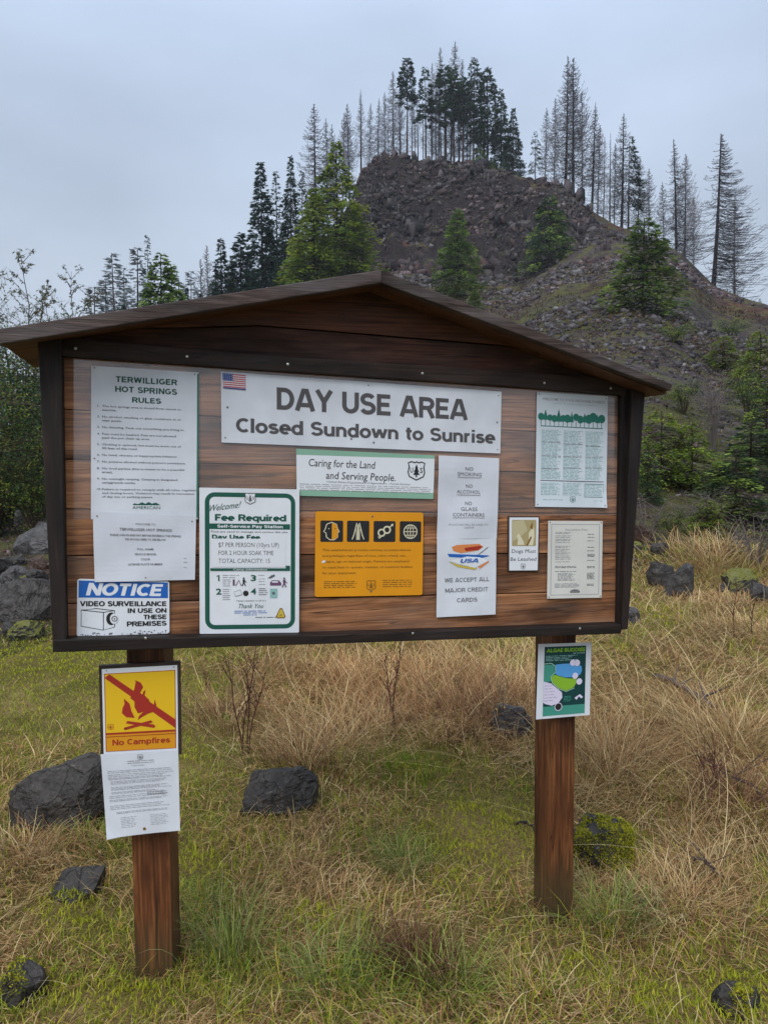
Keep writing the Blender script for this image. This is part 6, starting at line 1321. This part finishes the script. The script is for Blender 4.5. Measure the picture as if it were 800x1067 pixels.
# low brown and olive growth over the foot of the hill
rg = np.random.default_rng(6); nc = 14000; per = 9
px = rg.uniform(-120, 930, nc); tt = rg.uniform(0, 1, nc)**1.3*.85; thr_ = np.arctan((px-400)/F); D, Tt, zr = radii(px, thr_, np.zeros(nc)); r = Tt+(D-Tt)*tt
x = r*np.sin(thr_); y = r*np.cos(thr_); cov = fbm(x*.10, y*.16, 111, 4); k = cov+.22*(1-tt) > rg.uniform(.50, .72, nc); x, y, r, tt = x[k], y[k], r[k], tt[k]; nc = len(x)
g = fbm(x*.09, y*.13, 113, 3)+rg.normal(0, .06, nc)-.10*(r < 22)
pal_g = np.array([(.095, .105, .018), (.13, .13, .024), (.07, .085, .018)]); pal_b = np.array([(.17, .115, .07), (.11, .075, .05), (.21, .15, .09), (.09, .06, .045)])
cc = np.where((g > .495)[:, None], pal_g[rg.integers(0, 3, nc)], pal_b[rg.integers(0, 4, nc)])*rg.uniform(.6, 1.3, (nc, 1)); sp = r*rg.uniform(.003, .010, nc)
x = np.repeat(x, per)+np.repeat(sp, per)*rg.normal(0, 1, nc*per); y = np.repeat(y, per)+np.repeat(sp, per)*rg.normal(0, 1, nc*per); r = np.repeat(r, per); n = nc*per; z = terrain(x, y)
col = np.repeat(cc, per, 0)*rg.uniform(.6, 1.35, (n, 1))
V, Fc, Cc = blades(n, x, y, z-.01, np.clip(r*.0048, .07, .42)*rg.uniform(.4, 1.5, n), np.maximum(.004, r*.0013), rg.uniform(0, 6.283, n), rg.uniform(.2, 1.3, n), rg.uniform(.8, 2.2, n), col, rg, 2)
tag(link_mesh('undergrowth', V, Fc, M['blade'], col=Cc), 'low brown and olive brush covering the lower hillside', 'undergrowth', kind='stuff')

# ------------------------------------------------------------------ single tufts and weeds
def tuft(label, px, py, nb_, L, spread, pal, seed, lean=(.1, .7, .6, 1.9), w=.0034, cat='grass tuft', name='grass_tuft', mix=None, group=None):
    rg = np.random.default_rng(seed); g = ground_at(px, py); x = rg.normal(0, spread, nb_); y = rg.normal(0, spread, nb_)
    z = terrain(x+g.x, y+g.y)-g.z-.005; col = np.array(pal)[rg.integers(0, len(pal), nb_)]*rg.uniform(.65, 1.3, (nb_, 1))
    az = np.arctan2(y, x)+rg.normal(0, .7, nb_)
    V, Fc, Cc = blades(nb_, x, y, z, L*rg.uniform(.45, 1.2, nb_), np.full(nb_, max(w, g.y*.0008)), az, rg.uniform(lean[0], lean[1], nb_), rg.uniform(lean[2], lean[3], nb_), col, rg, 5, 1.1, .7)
    o = link_mesh(name, V, Fc, M['blade'], col=Cc, loc=g); tag(o, label, cat, group); return o
GG = [(.20, .26, .05), (.26, .31, .07), (.14, .20, .038), (.32, .35, .11)]; GB = [(.20, .26, .08), (.28, .33, .13), (.15, .21, .06)]; GV = [(.15, .24, .025), (.19, .27, .03), (.12, .20, .02)]
RB = [(.15, .07, .045), (.22, .11, .065), (.10, .05, .034), (.30, .17, .095)]; SS = [tuple(v) for v in STRAWS]
tuft('dark reddish brown dead tuft ringed with green blades at the bottom centre', 432, 1012, 620, .17, .055, RB+[(.08, .05, .03)], 201, (.0, .9, .4, 1.9)); tuft('green bladed tuft in front of the dark reddish dead tuft', 470, 1036, 160, .22, .05, GG, 202)
tuft('tall blue-green grass tuft just right of the foot of the left post', 243, 1004, 200, .26, .06, GG+GB, 203, (.0, .4, .3, 1.5)); tuft('bright green low grass tuft under the middle of the board', 420, 806, 600, .10, .14, GV, 204, (.0, .6, .3, 1.5)); tuft('grey-green grass tuft in the middle of the meadow between the posts', 416, 908, 260, .17, .06, GB+GG, 205); tuft('loose green grass tuft at the bottom left of centre', 345, 1028, 220, .20, .08, GG+GB, 206)
tuft('green bladed tuft right of the foot of the right post', 640, 962, 240, .20, .07, GB+GG, 207); tuft('straw-coloured tuft in front of the mossy rock on the right', 712, 945, 420, .18, .10, SS, 208, (.2, 1.2, .9, 2.0)); tuft('upright straw weed clump right of the right post', 640, 800, 340, .34, .12, SS[1:]+RB[3:], 209, (.1, .8, .5, 1.6)); tuft('big arching straw clump below the middle of the board', 345, 778, 600, .42, .20, SS+RB[3:], 210, (.1, 1.3, .9, 2.1)); tuft('reddish straw clump right of the dark weed stem below the board', 470, 758, 520, .38, .18, SS[3:]+RB, 211, (.1, 1.2, .8, 2.0))
tuft('reddish dry clump left of the grey boulder by the right post', 520, 745, 380, .36, .14, RB+SS[3:], 212, (.0, 1.1, .6, 1.9)); tuft('brown straw tuft below the large left boulder', 26, 892, 380, .18, .09, SS+RB[3:], 213, (.3, 1.2, 1.0, 1.9)); tuft('dry brown clump behind the reddish weed stems', 232, 752, 380, .30, .12, SS[1:]+RB, 214, (.1, .9, .6, 1.9)); tuft('brown dry clump hanging over the dark boulder between the posts', 318, 800, 380, .28, .09, RB+SS[1:], 215, (.1, .9, .6, 1.9)); tuft('straw clump on top of the grassy mound at the right edge', 745, 585, 700, .45, .38, SS, 216, (.1, 1.0, .8, 2.0))
tuft('green tuft between the boulder and the left post', 205, 950, 160, .13, .07, GG, 217); tuft('short straw tuft at the bottom right', 560, 1040, 260, .12, .08, SS+GG[:1], 218, (.3, 1.1, .9, 1.9)); tuft('green grass at the foot of the large left boulder', 100, 880, 240, .12, .09, GG+GV, 219)
tuft('pale straw clump right of the dead branch', 760, 775, 420, .48, .14, SS, 220, (.2, 1.1, .9, 1.9)); tuft('dark dead tuft in the straw at the right', 770, 850, 300, .30, .1, RB, 221, (.2, 1.0, .8, 1.8))
def weed(label, px, py, py_top, stems, seed, col=(.075, .035, .026), name='dead_weed', cat='dead weed', spread=.04):
    rg = random.Random(seed); g = ground_at(px, py); H = at(px, py_top, g.y).z-g.z; mb = MB()
    for i in range(stems):
        x0, y0 = rg.gauss(0, spread*.4), rg.gauss(0, spread*.4); lx, ly = rg.gauss(0, .10), rg.gauss(0, .08); h = H*(.75+.3*rg.random())
        pts = [Vector((x0+lx*h*s_**1.3*1.3+.006*math.sin(9*s_+i), y0+ly*h*s_, h*s_-.02)) for s_ in [k/7 for k in range(8)]]
        mb.tube(pts, [.0052*(1-.65*k/7) for k in range(8)], col, 5)
        for k in range(9):
            s_ = .3+.7*rg.random(); o = on_trunk(pts, s_); a = rg.random()*6.283; l = .05+.09*rg.random()
            e = o+Vector((math.cos(a)*l*.6, math.sin(a)*l*.6, l)); mb.tube([o, e], [.0026, .0012], col, 3)
            for q in range(3): mb.leaf(o+(e-o)*(.4+.3*q), Vector((rg.gauss(0, .012), rg.gauss(0, .012), -.012)), Vector((.004, .002, 0)), (col[0]*1.5, col[1]*1.3, col[2]*1.2))
    o = mb.build(name, M['bark']); o.location = g; tag(o, label, cat); return o
weed('three dark reddish dead weed stems standing below the left half of the board', 256, 786, 668, 4, 301); weed('single dark dead weed stem below the middle of the board', 408, 762, 664, 2, 302); weed('thin dead weed stem standing in the meadow at the far right', 759, 668, 612, 1, 303); weed('pale dry weed stem in front of the grey boulder near the right post', 520, 765, 690, 2, 304, (.30, .22, .12)); weed('short dark dead weed stem left of the three reddish ones', 215, 728, 690, 1, 305)
weed('dark twiggy weed in the dry grass at the far right edge', 735, 838, 785, 3, 306); weed('thin weed stem right of the foot of the grassy mound', 783, 668, 628, 1, 307)
def branch(label, p0, p1, r0, r1, seed, col=(.07, .055, .05), name='fallen_branch', twigs=4):
    rg = random.Random(seed); a = ground_at(*p0); b_ = ground_at(*p1); mb = MB(); n = 10
    pts = []
    for i in range(n+1):
        s_ = i/n; q = a*(1-s_)+b_*s_; q = Vector((q.x+rg.gauss(0, .012), q.y+rg.gauss(0, .012), 0)); q.z = tz(q.x, q.y)+r0+.03+.03*math.sin(3*s_); pts.append(q-a)
    mb.tube(pts, [r0+(r1-r0)*i/n for i in range(n+1)], col, 7, True)
    for k in range(twigs):
        o = pts[rg.randrange(2, n)]; d = Vector((rg.gauss(0, 1), rg.gauss(0, 1), .4+rg.random()*.5)).normalized()*(.1+.18*rg.random()); mb.tube([o, o+d], [r1*.7, .002], col, 4)
    o = mb.build(name, M['bark'], smooth=True); o.location = a; tag(o, label, 'branch')
branch('dark dead branch lying in the dry grass to the right of the right post', (683, 712), (744, 746), .022, .014, 401); branch('thin twig lying in the straw at the lower right', (720, 905), (752, 925), .006, .003, 402); branch('dark thin branch in the straw below the long dead branch', (735, 800), (795, 842), .008, .004, 403, twigs=6); branch('short dark twig in the moss left of the right post', (536, 868), (556, 876), .006, .004, 404, twigs=1)
